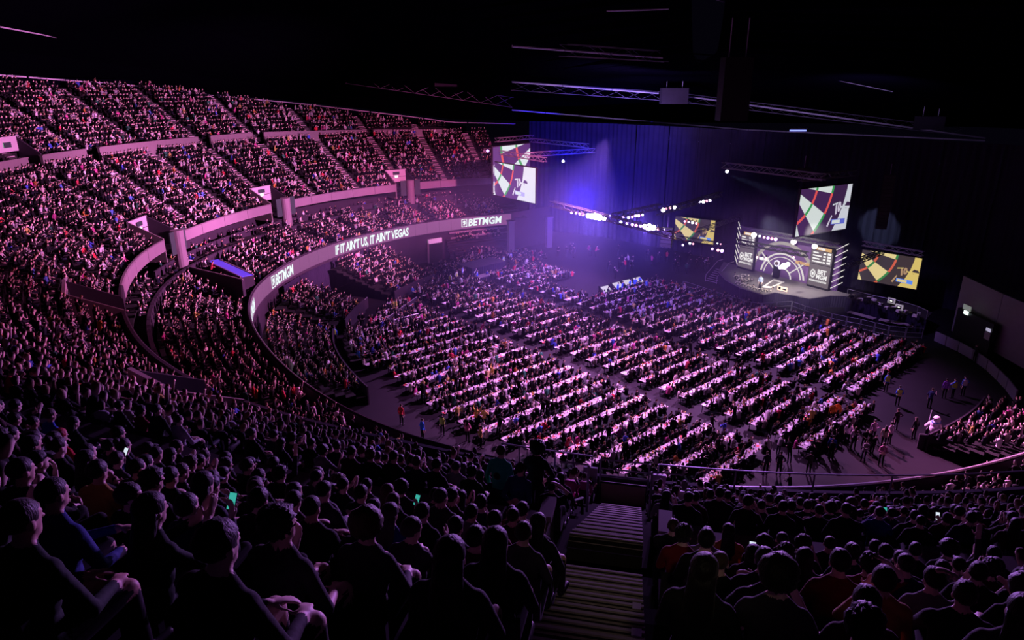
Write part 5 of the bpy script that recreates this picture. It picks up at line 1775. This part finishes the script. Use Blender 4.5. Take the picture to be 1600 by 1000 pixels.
POSES = {  # elbow, wrist, hand direction, palm normal (right side; x mirrored for the left)
    'lap': ((.25, .08, .70), (.11, .34, .63), (-.5, .85, -.1), (0, -.2, -1)),
    'cross': ((.25, .16, .76), (-.02, .25, .82), (-1, .1, .15), (0, -1, 0)),
    'clap': ((.26, .16, .80), (.045, .36, .98), (-.1, .55, .85), (-1, 0, 0)),
    'chin': ((.20, .24, .72), (.05, .16, 1.03), (-.25, -.2, 1), (0, -1, .2)),
    'phone': ((.23, .14, .74), (.07, .36, .86), (-.3, .5, .8), (-.2, -.9, .3)),
    'knees': ((.24, .30, .66), (.06, .46, .70), (-.7, .7, -.1), (0, 0, -1)),
    'cheer': ((.36, .02, 1.12), (.34, .10, 1.40), (0, .1, 1), (0, 1, 0)),
    'drink': ((.26, .14, .76), (.13, .38, .92), (-.2, .9, .3), (-1, 0, 0)),
    'down': ((.26, -.05, .70), (.25, .04, .46), (0, .12, -1), (-1, 0, 0)),
    'hips': ((.36, -.08, .78), (.20, .05, .62), (-.7, .3, -.6), (0, -1, -.4)),
    'back': ((.25, -.16, .72), (.06, -.20, .62), (-.8, 0, -.6), (0, 1, 0)),
    'head': ((.34, .06, 1.10), (.14, .0, 1.30), (-.7, -.3, .4), (-.4, 0, -1)),
}


def person_mesh(name, right, left, standing=False, yaw=0.0, pitch=0.05, lean=0.06, build=1.0, bare=False, bulky=False):
    bm = bmesh.new()
    dz = 0.44 if standing else 0.0
    hip = Vector((0, -.04, .52 + dz))
    RL = Matrix.Rotation(-lean, 4, 'X')
    def T(p):
        p = Vector(p); p.z += dz
        return hip + RL.to_3x3() @ (p - hip)
    b = build
    for c, r in (((0, -.045, .53), (.175 * b, .135 * b, .12)), ((0, -.05, .66), (.158 * b, .122 * b, .15)), ((0, -.045, .80), (.170 * b, .122 * b, .16)), ((0, -.035, .90), (.182 * b, .122 * b, .14))):
        ell(bm, T(c), r, RL, 16, 10)
    cap_(bm, T((-.155 * b, -.03, .985)), T((.155 * b, -.03, .985)), .066, .066)
    for s in (-1, 1):
        cap_(bm, T((s * .13 * b, -.035, 1.0)), T((s * .035, -.02, 1.075)), .05, .045)
    npv = T((0, -.015, 1.07))
    HR = RL @ Matrix.Rotation(lean * 0.8 + pitch * -1.0, 4, 'X') @ Matrix.Rotation(yaw, 4, 'Z')
    def Hh(p):
        return npv + HR.to_3x3() @ Vector(p)
    cap_(bm, T((0, -.02, 1.02)), Hh((0, .005, .07)), .060, .052)
    ell(bm, Hh((0, -.005, .185)), (.076, .096, .083), HR, 16, 12)
    ell(bm, Hh((0, .030, .135)), (.062, .068, .094), HR, 14, 10)
    ell(bm, Hh((0, .050, .068)), (.043, .045, .034), HR)
    cap_(bm, Hh((0, .090, .155)), Hh((0, .116, .122)), .009, .0135, 8)
    ell(bm, Hh((0, .089, .086)), (.024, .013, .010), HR); ell(bm, Hh((0, .080, .178)), (.052, .02, .012), HR)
    for s in (-1, 1):
        ell(bm, Hh((s * .077, -.002, .135)), (.010, .024, .032), HR)
        ell(bm, Hh((s * .030, .086, .158)), (.0125, .010, .010), HR)
    hands = []
    for s, pn in ((1, right), (-1, left)):
        el, wr, hd, hn = POSES[pn]
        mx_ = lambda v: Vector((v[0] * s, v[1], v[2]))
        sh = T((s * .175 * b, -.035, .975)); e_, w_ = T(mx_(el)), T(mx_(wr))
        if pn == 'cross' and s < 0: w_ = w_ + Vector((0, .035, -.05))
        cap_(bm, sh, e_, .060 * b, .046); cap_(bm, e_, w_, .046 if not bare else .041, .034 if not bare else .027)
        hand(bm, w_ + (w_ - e_).normalized() * 0.01, RL.to_3x3() @ mx_(hd), RL.to_3x3() @ mx_(hn), 0.55 if pn not in ('clap', 'cheer') else 0.12, s)
        hands.append((e_, w_))
    for s in (-1, 1):
        if standing:
            h_, k_, a_ = Vector((s * .095, -.03, .92)), Vector((s * .105, .0, .50)), Vector((s * .115, -.03, .09))
            ft = Vector((s * .125, .13, .045))
        else:
            h_, k_, a_ = Vector((s * .10, -.02, .51)), Vector((s * .13, .41, .53)), Vector((s * .13, .44, .10))
            ft = Vector((s * .135, .60, .045))
        cap_(bm, h_, k_, .088 * b, .062); cap_(bm, k_, a_, .060, .046); cap_(bm, a_ + Vector((0, -.02, -.045)), ft, .043, .038)
    if bulky:
        for c, r in (((0, 0, .95), (.36, .30, .42)), ((0, 0, 1.30), (.33, .28, .30)), ((0, .0, 1.66), (.24, .24, .22))):
            ell(bm, c, r)
        for s in (-1, 1):
            cap_(bm, (s * .28, 0, 1.28), (s * .48, .14, .98), .15, .13); cap_(bm, (s * .17, 0, .7), (s * .19, .02, .14), .19, .15); ell(bm, (s * .2, .08, .09), (.14, .22, .09))
    me = bpy.data.meshes.new(name)
    bm.to_mesh(me); bm.free()
    o = bpy.data.objects.new(name, me); COL.objects.link(o)
    md = o.modifiers.new('r', 'REMESH'); md.mode = 'VOXEL'; md.voxel_size = 0.0105 if not bulky else 0.02
    sm = o.modifiers.new('s', 'SMOOTH'); sm.factor = 0.5; sm.iterations = 2
    dc = o.modifiers.new('d', 'DECIMATE'); dc.ratio = 0.28
    out = bpy.data.meshes.new_from_object(o.evaluated_get(bpy.context.evaluated_depsgraph_get()))
    bpy.data.objects.remove(o); bpy.data.meshes.remove(me)
    out.name = name
    out.materials.clear()
    for m in (M['cloth'], M['skin'], M['trousers'], M['black'], M['eye']):
        out.materials.append(m)
    n = len(out.polygons)
    c = np.empty(n * 3, np.float32); out.polygons.foreach_get('center', c); c = c.reshape(-1, 3)
    mi = np.zeros(n, np.int32)
    if not bulky:
        top_leg = (0.96 if standing else 0.60)
        leg = (c[:, 2] < top_leg - 0.05) if standing else ((c[:, 2] < 0.62) & ((c[:, 1] > 0.07) | (c[:, 2] < 0.50)))
        mi[leg] = 2
        mi[c[:, 2] < 0.09] = 3
        Hi = HR.to_3x3().transposed()
        hl = (c - np.array(npv)) @ np.array(Hi).T
        mi[(hl[:, 2] > 0.034) & (np.abs(hl[:, 0]) < 0.12) & (np.abs(hl[:, 1]) < 0.15)] = 1
        for s in (-1, 1):
            mi[np.linalg.norm(hl - np.array([s * .030, .094, .158]), axis=1) < 0.011] = 4
        for e_, w_ in hands:
            a_, b_ = np.array(e_), np.array(w_)
            ax = (b_ - a_) / np.linalg.norm(b_ - a_)
            tt = (c - a_) @ ax
            dist = np.linalg.norm(c - a_ - tt[:, None] * ax, axis=1)
            L = np.linalg.norm(b_ - a_)
            mi[(tt > (L - 0.012 if not bare else 0.03)) & (tt < L + 0.23) & (dist < (0.13 if True else 0))  & ((tt > L - 0.012) | (dist < 0.06))] = 1
    out.polygons.foreach_set('material_index', mi)
    out.polygons.foreach_set('use_smooth', np.ones(n, bool))
    frame = Matrix.Translation(npv) @ HR
    return out, frame


def hair_mesh(style):
    """hair in head coordinates (origin at the base of the skull)"""
    bm = bmesh.new()
    def shell(c, r, cut, amp, fr, seg=20, ring=14):
        b2 = bmesh.new()
        bmesh.ops.create_uvsphere(b2, u_segments=seg, v_segments=ring, radius=1.0)
        for v in b2.verts:
            k = 1 + amp * noise.noise(v.co * fr)
            v.co = Vector((c[0] + v.co.x * r[0] * k, c[1] + v.co.y * r[1] * k, c[2] + v.co.z * r[2] * k))
        dele = [f for f in b2.faces if cut(f.calc_center_median())]
        bmesh.ops.delete(b2, geom=dele, context='FACES')
        mm = bpy.data.meshes.new('t'); b2.to_mesh(mm); b2.free(); bm.from_mesh(mm); bpy.data.meshes.remove(mm)
    face = lambda p, lo, fy=.045: p.z < lo or (p.y > fy and p.z < .205) or (p.y > .0 and p.z < .155)
    if style == 'crop':
        shell((0, -.006, .185), (.080, .100, .087), lambda p: face(p, .12, .055), .02, 9)
    elif style == 'short':
        shell((0, -.008, .188), (.086, .106, .094), lambda p: face(p, .095), .10, 11)
    elif style == 'curly':
        shell((0, -.01, .195), (.098, .115, .103), lambda p: face(p, .085), .30, 17, 26, 18)
    elif style == 'bushy':
        shell((0, -.012, .195), (.118, .128, .118), lambda p: face(p, .05), .16, 9, 24, 16)
    elif style == 'afro':
        shell((0, -.015, .20), (.150, .155, .145), lambda p: face(p, .03, .07), .14, 14, 28, 20)
    elif style == 'long':
        shell((0, -.010, .188), (.088, .108, .094), lambda p: face(p, .09), .06, 8)
        rings = []
        for z, rx, ry, yc in ((.17, .088, .075, -.03), (.08, .090, .062, -.05), (-.02, .098, .055, -.075), (-.12, .100, .045, -.095), (-.22, .085, .03, -.11), (-.27, .05, .015, -.115)):
            rings.append([(rx * math.cos(a) * (1 + .06 * math.sin(9 * a)), yc + ry * math.sin(a), z) for a in np.linspace(0, 2 * math.pi, 19)[:-1]])
        b2 = MB().quad_strip(rings, True, True).mesh('t', []); bm.from_mesh(b2); bpy.data.meshes.remove(b2)
    elif style == 'bun':
        shell((0, -.008, .188), (.082, .104, .091), lambda p: face(p, .09), .05, 9)
        bmesh.ops.create_uvsphere(bm, u_segments=12, v_segments=8, radius=.045, matrix=Matrix.Translation((0, -.085, .275)))
    elif style == 'cap':
        shell((0, -.004, .195), (.086, .106, .088), lambda p: p.z < .185, .0, 5)
        shell((0, -.006, .182), (.080, .100, .085), lambda p: face(p, .11), .03, 9)
        b2 = MB().quad_strip([[(-.07, .07, .188), (.07, .07, .188), (.07, .07, .198), (-.07, .07, .198)], [(-.05, .17, .175), (.05, .17, .175), (.05, .17, .183), (-.05, .17, .183)]], True, True).mesh('t', [])
        bm.from_mesh(b2); bpy.data.meshes.remove(b2)
    me = bpy.data.meshes.new('hair_' + style)
    bm.to_mesh(me); bm.free()
    me.materials.append(M['hair'])
    me.polygons.foreach_set('use_smooth', [True] * len(me.polygons))
    return me


HAIR = {k: hair_mesh(k) for k in ('crop', 'short', 'curly', 'bushy', 'afro', 'long', 'bun', 'cap')}
BODY = [person_mesh('seated_body', 'lap', 'lap'), person_mesh('seated_body', 'lap', 'knees', build=1.13, lean=.1), person_mesh('seated_body', 'clap', 'clap', lean=.12),
        person_mesh('seated_body', 'lap', 'chin', yaw=-.15, lean=.16, pitch=-.1, bare=True), person_mesh('seated_body', 'head', 'lap', yaw=.2, bare=True), person_mesh('seated_body', 'phone', 'lap', pitch=-.25, build=.94),
        person_mesh('seated_body', 'cross', 'cross', lean=-.04, build=1.06), person_mesh('seated_body', 'drink', 'lap', yaw=-.35, bare=True, build=.97), person_mesh('seated_body', 'cheer', 'lap', yaw=.1, build=.95)]
STAND = [person_mesh('standing_body', 'down', 'down', True), person_mesh('standing_body', 'hips', 'down', True, yaw=.3), person_mesh('standing_body', 'back', 'back', True, yaw=-.2), person_mesh('standing_body', 'cross', 'cross', True, lean=0),
         person_mesh('standing_body', 'drink', 'down', True, yaw=.2, bare=True), person_mesh('standing_body', 'cheer', 'cheer', True)]
BULK = person_mesh('costume_body', 'down', 'down', True, bulky=True)
vest_me = MB().quad_strip([[(rx * math.cos(a), y + ry * math.sin(a), z) for a in np.linspace(0, 2 * math.pi, 13)[:-1]] for z, rx, ry, y in ((.98, .20, .165, -.045), (1.12, .19, .155, -.05), (1.28, .205, .155, -.045), (1.40, .225, .14, -.035), (1.475, .14, .11, -.03))], True, False).mesh('vest', [M['cloth']], True)
print('bodies', sum(len(b[0].polygons) for b in BODY + STAND))

HN = {'crop': 'close-cropped', 'short': 'short-haired', 'curly': 'curly-haired', 'bushy': 'bushy-haired', 'afro': 'big-haired', 'long': 'long-haired', 'bun': 'bun-haired', 'cap': 'capped'}
PN = ['', '', 'clapping', 'hand-on-chin', 'hand-to-head', 'phone-holding', 'arms-crossed', 'drink-holding', 'cheering']
TOPC = [('black', (0.004, 0.004, 0.005)), ('black', (0.006, 0.006, 0.007)), ('charcoal', (0.012, 0.011, 0.013)), ('navy', (0.006, 0.008, 0.025)), ('grey', (0.035, 0.033, 0.037)), ('dark green', (0.006, 0.018, 0.010)), ('maroon', (0.03, 0.005, 0.008)),
        ('white', (0.16, 0.155, 0.165)), ('red', (0.14, 0.008, 0.012)), ('blue', (0.012, 0.03, 0.16))]
TOPW = np.array([.26, .22, .13, .12, .08, .04, .05, .04, .03, .03])
HC = [(0.003, 0.002, 0.002), (0.006, 0.004, 0.003), (0.014, 0.008, 0.004), (0.06, 0.04, 0.02), (0.04, 0.038, 0.038)]


LAST = {}


def add_person(x, y, z, yaw, body, style, top, label, hairc=None, group=None, scale=1.0, vest=None):
    me, fr = body
    o = link('person', me, loc=(x, y, z), rz=yaw, label=label, cat='person', group=group)
    o.scale = (scale,) * 3
    o.color = (*top, 1)
    if style:
        h = link('hair' if style != 'cap' else 'cap', HAIR[style], o)
        h.matrix_local = fr
        h.color = (*(hairc or HC[rng.choice(5, p=[.4, .25, .18, .1, .07])]), 1)
        if style == 'cap': h.color = (*TOPC[rng.integers(4)][1], 1)
    LAST['o'] = o
    if vest:
        v = link('vest', vest_me, o); v.color = (*vest, 1)
    return o


# named standing people first: staff, player, standing spectators (feet pixel on the floor)
HV = (0.55, 0.75, 0.12); BLU = (0.05, 0.14, 0.75); WHT = (0.62, 0.62, 0.66)
staff = [  # px, py, h, body, hair, top, vest, label
    (1187, 452, 1.5, 0, 'crop', (0.45, 0.55, 0.85), None, 'player in a pale blue shirt standing on the stage beside the white mat'),
    (1383, 612, 0, 0, 'crop', BLU, HV, 'steward in yellow vest over blue at the end of the right-hand tables'),
    (1401, 634, 0, 2, 'crop', BLU, HV, 'steward in pale vest over blue standing nearest the open floor edge'),
    (1398, 672, 0, 1, 'short', (0.02, 0.012, 0.02), None, 'tall person in dark maroon standing on the open floor by the tables'),
    (1426, 686, 0, 0, 'long', (0.010, 0.010, 0.014), None, 'person all in black with long hair alone on the open floor'),
    (1451, 638, 0, 4, 'short', (0.03, 0.04, 0.12), None, 'person in navy walking with one arm out, centre of the open floor'),
    (1474, 622, 0, 0, 'crop', (0.25, 0.08, 0.5), None, 'person in purple top, leftmost of the group by the right stand'),
    (1487, 622, 0, 3, 'crop', BLU, HV, 'steward in blue with pale collar in the group by the right stand'),
    (1503, 618, 0, 1, 'short', (0.05, 0.12, 0.5), WHT, 'person in blue and white at the back of the group by the right stand'),
    (1521, 566, 0, 2, 'short', (0.02, 0.02, 0.03), None, 'lone dark figure standing in front of the pale board wall'),
    (1379, 700, 0, 4, 'long', (0.35, 0.30, 0.22), None, 'person in a long beige outfit beside the near table end'),
    (1388, 694, 0, 0, 'curly', (0.45, 0.38, 0.48), None, 'person in a pale shirt close behind the beige figure'),
    (1362, 690, 0, 1, 'short', (0.3, 0.18, 0.3), None, 'person in mauve standing at the end of the near tables'),
    (1322, 694, 0, 4, 'long', (0.55, 0.45, 0.55), None, 'person in pale pink lifting a drink by the near tables'),
    (1332, 702, 0, 0, 'long', (0.6, 0.5, 0.6), None, 'person in white sleeves next to the pink-clad drinker'),
    (1375, 728, 0, 2, 'short', (0.30, 0.14, 0.22), None, 'stooping person in dusky pink near the front parapet'),
    (1297, 716, 0, 0, 'crop', (0.02, 0.05, 0.25), None, 'person in dark blue standing on the bare floor behind the near tables'),
    (1216, 742, 0, 1, 'short', (0.02, 0.02, 0.03), None, 'dark figure with legs apart on the lit floor behind the parapet'),
    (1195, 742, 0, 0, 'short', (0.03, 0.025, 0.04), None, 'second dark figure on the lit floor behind the parapet'),
    (1262, 742, 0, 3, 'short', (0.03, 0.02, 0.03), None, 'person leaning over a dark cart on the floor near the parapet'),
    (1190, 576, 0, 0, 'crop', (0.40, 0.02, 0.05), None, 'person in a long red coat standing in the aisle between table blocks'),
    (704, 448, 0, 0, 'crop', WHT, HV, 'steward in pale vest, first of three below the far riser'),
    (714, 443, 0, 1, 'crop', WHT, HV, 'steward in white and blue, second of three below the far riser'),
    (723, 436, 0, 0, 'short', BLU, WHT, 'steward in blue, third of three below the far riser'),
    (746, 442, 0, 2, 'crop', WHT, BLU, 'steward in white over blue right in front of the far riser'),
    (787, 418, 0, 0, 'crop', BLU, HV, 'steward in yellow and blue at the corner of the far riser'),
    (798, 412, 0, 0, 'crop', (0.05, 0.1, 0.4), WHT, 'steward in white by the foot of the pink pillar'),
    (524, 536, 0, 0, 'crop', BLU, HV, 'steward with yellow collar in the lane between the left floor stands'),
    (562, 572, 0, 2, 'short', (0.05, 0.2, 0.7), None, 'person in bright blue leaning on the rail of the dark lane'),
    (544, 622, 0, 0, 'crop', (0.10, 0.25, 0.7), WHT, 'person in blue and white standing low behind the left parapet'),
    (558, 620, 0, 1, 'short', BLU, HV, 'steward in blue and yellow low behind the left parapet'),
    (661, 688, 0, 0, 'crop', (0.05, 0.2, 0.8), None, 'person in bright blue below the parapet left of the stair'),
    (628, 664, 0, 0, 'crop', (0.5, 0.04, 0.05), None, 'person with a red top in the dark floor lane at the table ends'),
    (620, 490, 0, 0, 'long', (0.5, 0.35, 0.1), HV, 'steward in yellow at the corner of the raised floor lane'),
    (770, 600, 0, 5, 'crop', (0.55, 0.42, 0.12), None, 'person in mustard yellow with both arms up among the middle tables'),
    (762, 604, 0, 4, 'short', (0.55, 0.45, 0.2), None, 'person in pale yellow standing among the middle tables'),
    (745, 668, 0, 5, 'crop', (0.6, 0.45, 0.1), None, 'cheering person in yellow with arms up at the near-left tables'),
    (757, 670, 0, 4, 'curly', (0.65, 0.5, 0.15), None, 'person in yellow costume beside the cheering one at the near-left tables'),
    (731, 690, 0, 1, 'long', (0.5, 0.15, 0.25), None, 'person in a pink dress between two bare white table ends'),
    (752, 700, 0, 2, 'short', (0.45, 0.32, 0.10), None, 'person in tan standing at the nearest bare white table'),
    (692, 680, 0, 0, 'short', (0.04, 0.05, 0.05), HV, 'steward with pale green collar near the dark left floor corner'),
    (1305, 660, 0, 0, 'crop', (0.7, 0.2, 0.03), None, 'person in bright orange between the near tables'),
    (1298, 662, 0, 1, 'crop', (0.7, 0.22, 0.04), None, 'second person in orange close to the first between the near tables'),
]
for k, (px, py) in enumerate(((965, 463), (972, 461), (984, 457), (992, 455), (999, 452))):
    staff.append((px, py, 0, k % 3, 'crop', BLU, None, f'{ORD[k]} staff member in bright blue in front of the white serving counters'))
for k, (px, py) in enumerate(((1146, 440), (1156, 452), (1166, 458), (1175, 460), (1184, 464), (1205, 464))):
    staff.append((px, py + 6, 0, (0, 3, 1)[k % 3], 'short', (0.03, 0.03, 0.035), None, f'{ORD[k]} photographer in black at the foot of the stage front, from the steps'))
n_people = 0
for ph_, dz_, lab_ in ((207.0, 0.0, 'steward in yellow-green vest inside the walled stand exit at the far left'), (231.0, 0.0, 'steward in yellow vest inside the near walled stand exit')):
    q_ = ring_at(ph_, 10.4)
    add_person(q_[0], q_[1], float(h3base(ph_)) - 1.4, 0.6, STAND[0], 'crop', BLU, lab_, vest=HV); n_people += 1
for px, py, h, bi, st_, top_, ve, lab in staff:
    p = at_h(px, py, h)
    a = yaw_to(p.x, p.y, *STAGE_P) if h == 0 else yaw_to(p.x, p.y, 18, 60)
    add_person(p.x, p.y, p.z, a + rng.normal(0, 0.5), STAND[bi], st_, top_, lab, vest=ve, scale=1.02); n_people += 1
p = at_h(1456, 690, 0)
wc = add_person(p.x, p.y, 0, yaw_to(p.x, p.y, 20, 40), BULK, None, (0.70, 0.68, 0.74), 'person in a bulky white inflatable costume at the right floor stand', scale=1.12)
for s_ in (-1, 1):
    MB().box((s_ * 0.09, 0.225, 1.72), (0.07, 0.04, 0.08)).build('eye_hole', M['black'], wc)
MB().quad_strip([[(r * math.cos(a), r * math.sin(a), z) for a in np.linspace(0, 2 * math.pi, 13)[:-1]] for z, r in ((1.42, .29), (1.50, .27))], True, False).build('blue_scarf', mat('scarf_blue', (0.08, 0.2, 0.6), 0.8), wc)
n_people += 1
# standing spectators near the front of the lower terrace
sp_st = [(782, 708, 'short', 0, (0.02, 0.42, 0.20), 'standing person with a green shirt left of the stair, seen from behind'), (839, 698, 'afro', 1, (0.010, 0.010, 0.012), 'standing person with a big round hairdo against the lit tables'),
         (812, 738, 'short', 2, (0.02, 0.06, 0.12), 'stooped standing person in dark teal next to the green shirt'), (848, 732, 'long', 3, (0.012, 0.012, 0.014), 'standing person in black below the big round hairdo')]
for px, py, st_, bi, top_, lab in sp_st:
    r = ray(px, py); r = r / np.hypot(r[0], r[1])
    best = None
    for d in np.arange(9, 15, 0.05):
        ph, o = xy_to_ring(*(r * d)[:2]); i = round((o - 9.8) / 0.8)
        if not 9 <= i <= 13: continue
        zf = float(h3(i, ph)); er = abs(EYE + (r * d)[2] - 1.64 - zf)
        if best is None or er < best[0]: best = (er, d, zf)
    q = r * best[1]; zf = best[2]
    add_person(q[0], q[1], zf, yaw_to(q[0], q[1], *STAGE_P), STAND[bi], st_, top_, lab, scale=1.0); n_people += 1

# seated spectators: the ones that show largest become objects of their own
for s in SEATS:
    s['size'] = 1.0 / s['d'] * (1.6 if s.get('manual') else 1.0) * (1.0 if s['tier'] in ('upper', 'lower') else 0.5)
    if not (-20 < s['px'] < 1620 and s['py'] < 1030): s['size'] *= 0.3
SEATS.sort(key=lambda s: -s['size'])
N_IND = 298 - n_people
rows = {}
for s in SEATS:
    rows.setdefault((s['tier'], s['row'], s['phi'] > AISLE_PHI), []).append(s)
for (ti, i, sd), L in rows.items():
    L.sort(key=lambda s: abs(s['phi'] - AISLE_PHI))
    for k, s in enumerate(L): s['rank'] = k + 1
RW = {'upper': lambda i: f'{ordinal(i + 1)} row above aisle wall', 'lower': lambda i: f'{ordinal(T3_N - i)} row below aisle wall', 'middle': lambda i: f'{ordinal(i + 1)} row behind light ribbon',
      'box': lambda i: f'{ordinal(i + 1)} box row', 'stand': lambda i: f'{ordinal(i + 1)} row of floor stand'}
styles = ['crop', 'short', 'curly', 'bushy', 'long', 'bun', 'cap']
SPECIAL = {(92, 690): ('bright red', (0.45, 0.012, 0.02), (0.40, 0.01, 0.02)), (276, 696): ('pale grey', (0.25, 0.24, 0.26), None), (737, 777): ('dark green', (0.03, 0.12, 0.02), None), (1389, 915): ('tan', (0.35, 0.16, 0.05), None), (1136, 838): ('orange', (0.40, 0.14, 0.03), None),
           (76, 652): ('blue', (0.03, 0.09, 0.42), None), (150, 748): ('mustard', (0.35, 0.22, 0.05), None), (1084, 772): ('white', (0.30, 0.29, 0.31), None)}
n_phone = 0
phone_me = MB().box((0, 0, 0), (0.074, 0.010, 0.150)).mesh('phone_body', [M['black']])
phone_sc = [emi('phone_teal', (0.05, 0.5, 0.42), 0.8), emi('phone_white', (0.7, 0.8, 0.9), 1.0)]
for s in SEATS[:N_IND]:
    style = s.get('style') or styles[rng.choice(7, p=[.2, .36, .08, .05, .19, .05, .07])]
    pose = s.get('pose')
    if pose is None: pose = int(rng.choice(9, p=[.30, .2, .08, .08, .03, .08, .13, .09, .01]))
    tn, tc = TOPC[rng.choice(10, p=TOPW)]
    hc_ = None
    for (qx, qy), (n2, c2, h2_) in SPECIAL.items():
        if s.get('manual') and abs(s['mpx'] - qx) < 2 and abs(s['mpy'] - qy) < 2: tn, tc, hc_ = n2, c2, h2_
    lab = f"{HN[style]} {PN[pose] + ' ' if PN[pose] else ''}person in {tn}, {RW[s['tier']](s['row'])}, {ordinal(s['rank'])} {'right' if s['phi'] > AISLE_PHI else 'left'} of stair"
    add_person(s['x'], s['y'], s['z'], s['yaw'] + s['head'] * 0.5 + rng.normal(0, 0.10), BODY[pose], style, tc, lab, hc_, group='spectators in the seats around the camera', scale=1.0 if pose == 5 else float(rng.normal(1.0, 0.035)))
    if pose == 5 and n_phone < 8 and -10 < s['px'] < 1610 and s['py'] < 990:
        n_phone += 1
        yw = LAST['o'].rotation_euler.z
        lp = Matrix.Rotation(yw, 3, 'Z') @ Vector((0.03, 0.47, 0.95))
        ph_o = link('phone', phone_me, loc=(s['x'] + lp.x, s['y'] + lp.y, s['z'] + lp.z), rz=yw, label=f"lit phone held up in the {RW[s['tier']](s['row'])}, {ordinal(s['rank'])} seat {'right' if s['phi'] > AISLE_PHI else 'left'} of stair", cat='phone')
        ph_o.rotation_euler = (math.radians(-35), 0, yw)
        MB().box((0, -0.007, 0), (0.066, 0.003, 0.138)).build('display', phone_sc[0 if n_phone % 3 == 1 else 1], ph_o)
rest = SEATS[N_IND:]
hi = [s for s in rest if s['d'] < 34]; lo = [s for s in rest if s['d'] >= 34]
arr = lambda L: [(s['x'], s['y'], s['z'], s['yaw'] + s['head'] * 0.6) for s in L]
if hi: crowd_mesh('near_crowd', arr(hi), TPL_HI, 'crowd seated in the nearer stands beyond the closest spectators', p_light=0.10, p_vivid=0.07)
crowd_mesh('stand_crowd', arr(lo), TPL_LO, 'crowd seated all around the far stands', p_light=0.17, p_vivid=0.075)

# seats under the nearest spectators
mb = MB()
for s in SEATS:
    if s['d'] > 26 or s['tier'] not in ('upper', 'lower'): continue
    n = norm_at(s['phi']); rz = math.atan2(-n[1], -n[0]) - math.pi / 2
    c = Vector((s['x'], s['y'], s['z']))
    R = Matrix.Rotation(rz, 3, 'Z')
    mb.box(c + R @ Vector((0, 0.02, 0.405)), (0.46, 0.42, 0.06), rz); mb.box(c + R @ Vector((0, -0.235, 0.66)), (0.46, 0.05, 0.46), rz); mb.box(c + R @ Vector((0, -0.12, 0.19)), (0.08, 0.2, 0.38), rz)
if mb.v:
    mb.build('seating', M['seat'], label='dark tip-up seats under the nearest spectators', cat='seat', kind='stuff')

MB().box((10, 92, 9.6), (88, 76, 19)).build('haze', HAZE, label='thin violet stage haze over the far half of the floor', cat='haze', kind='stuff')
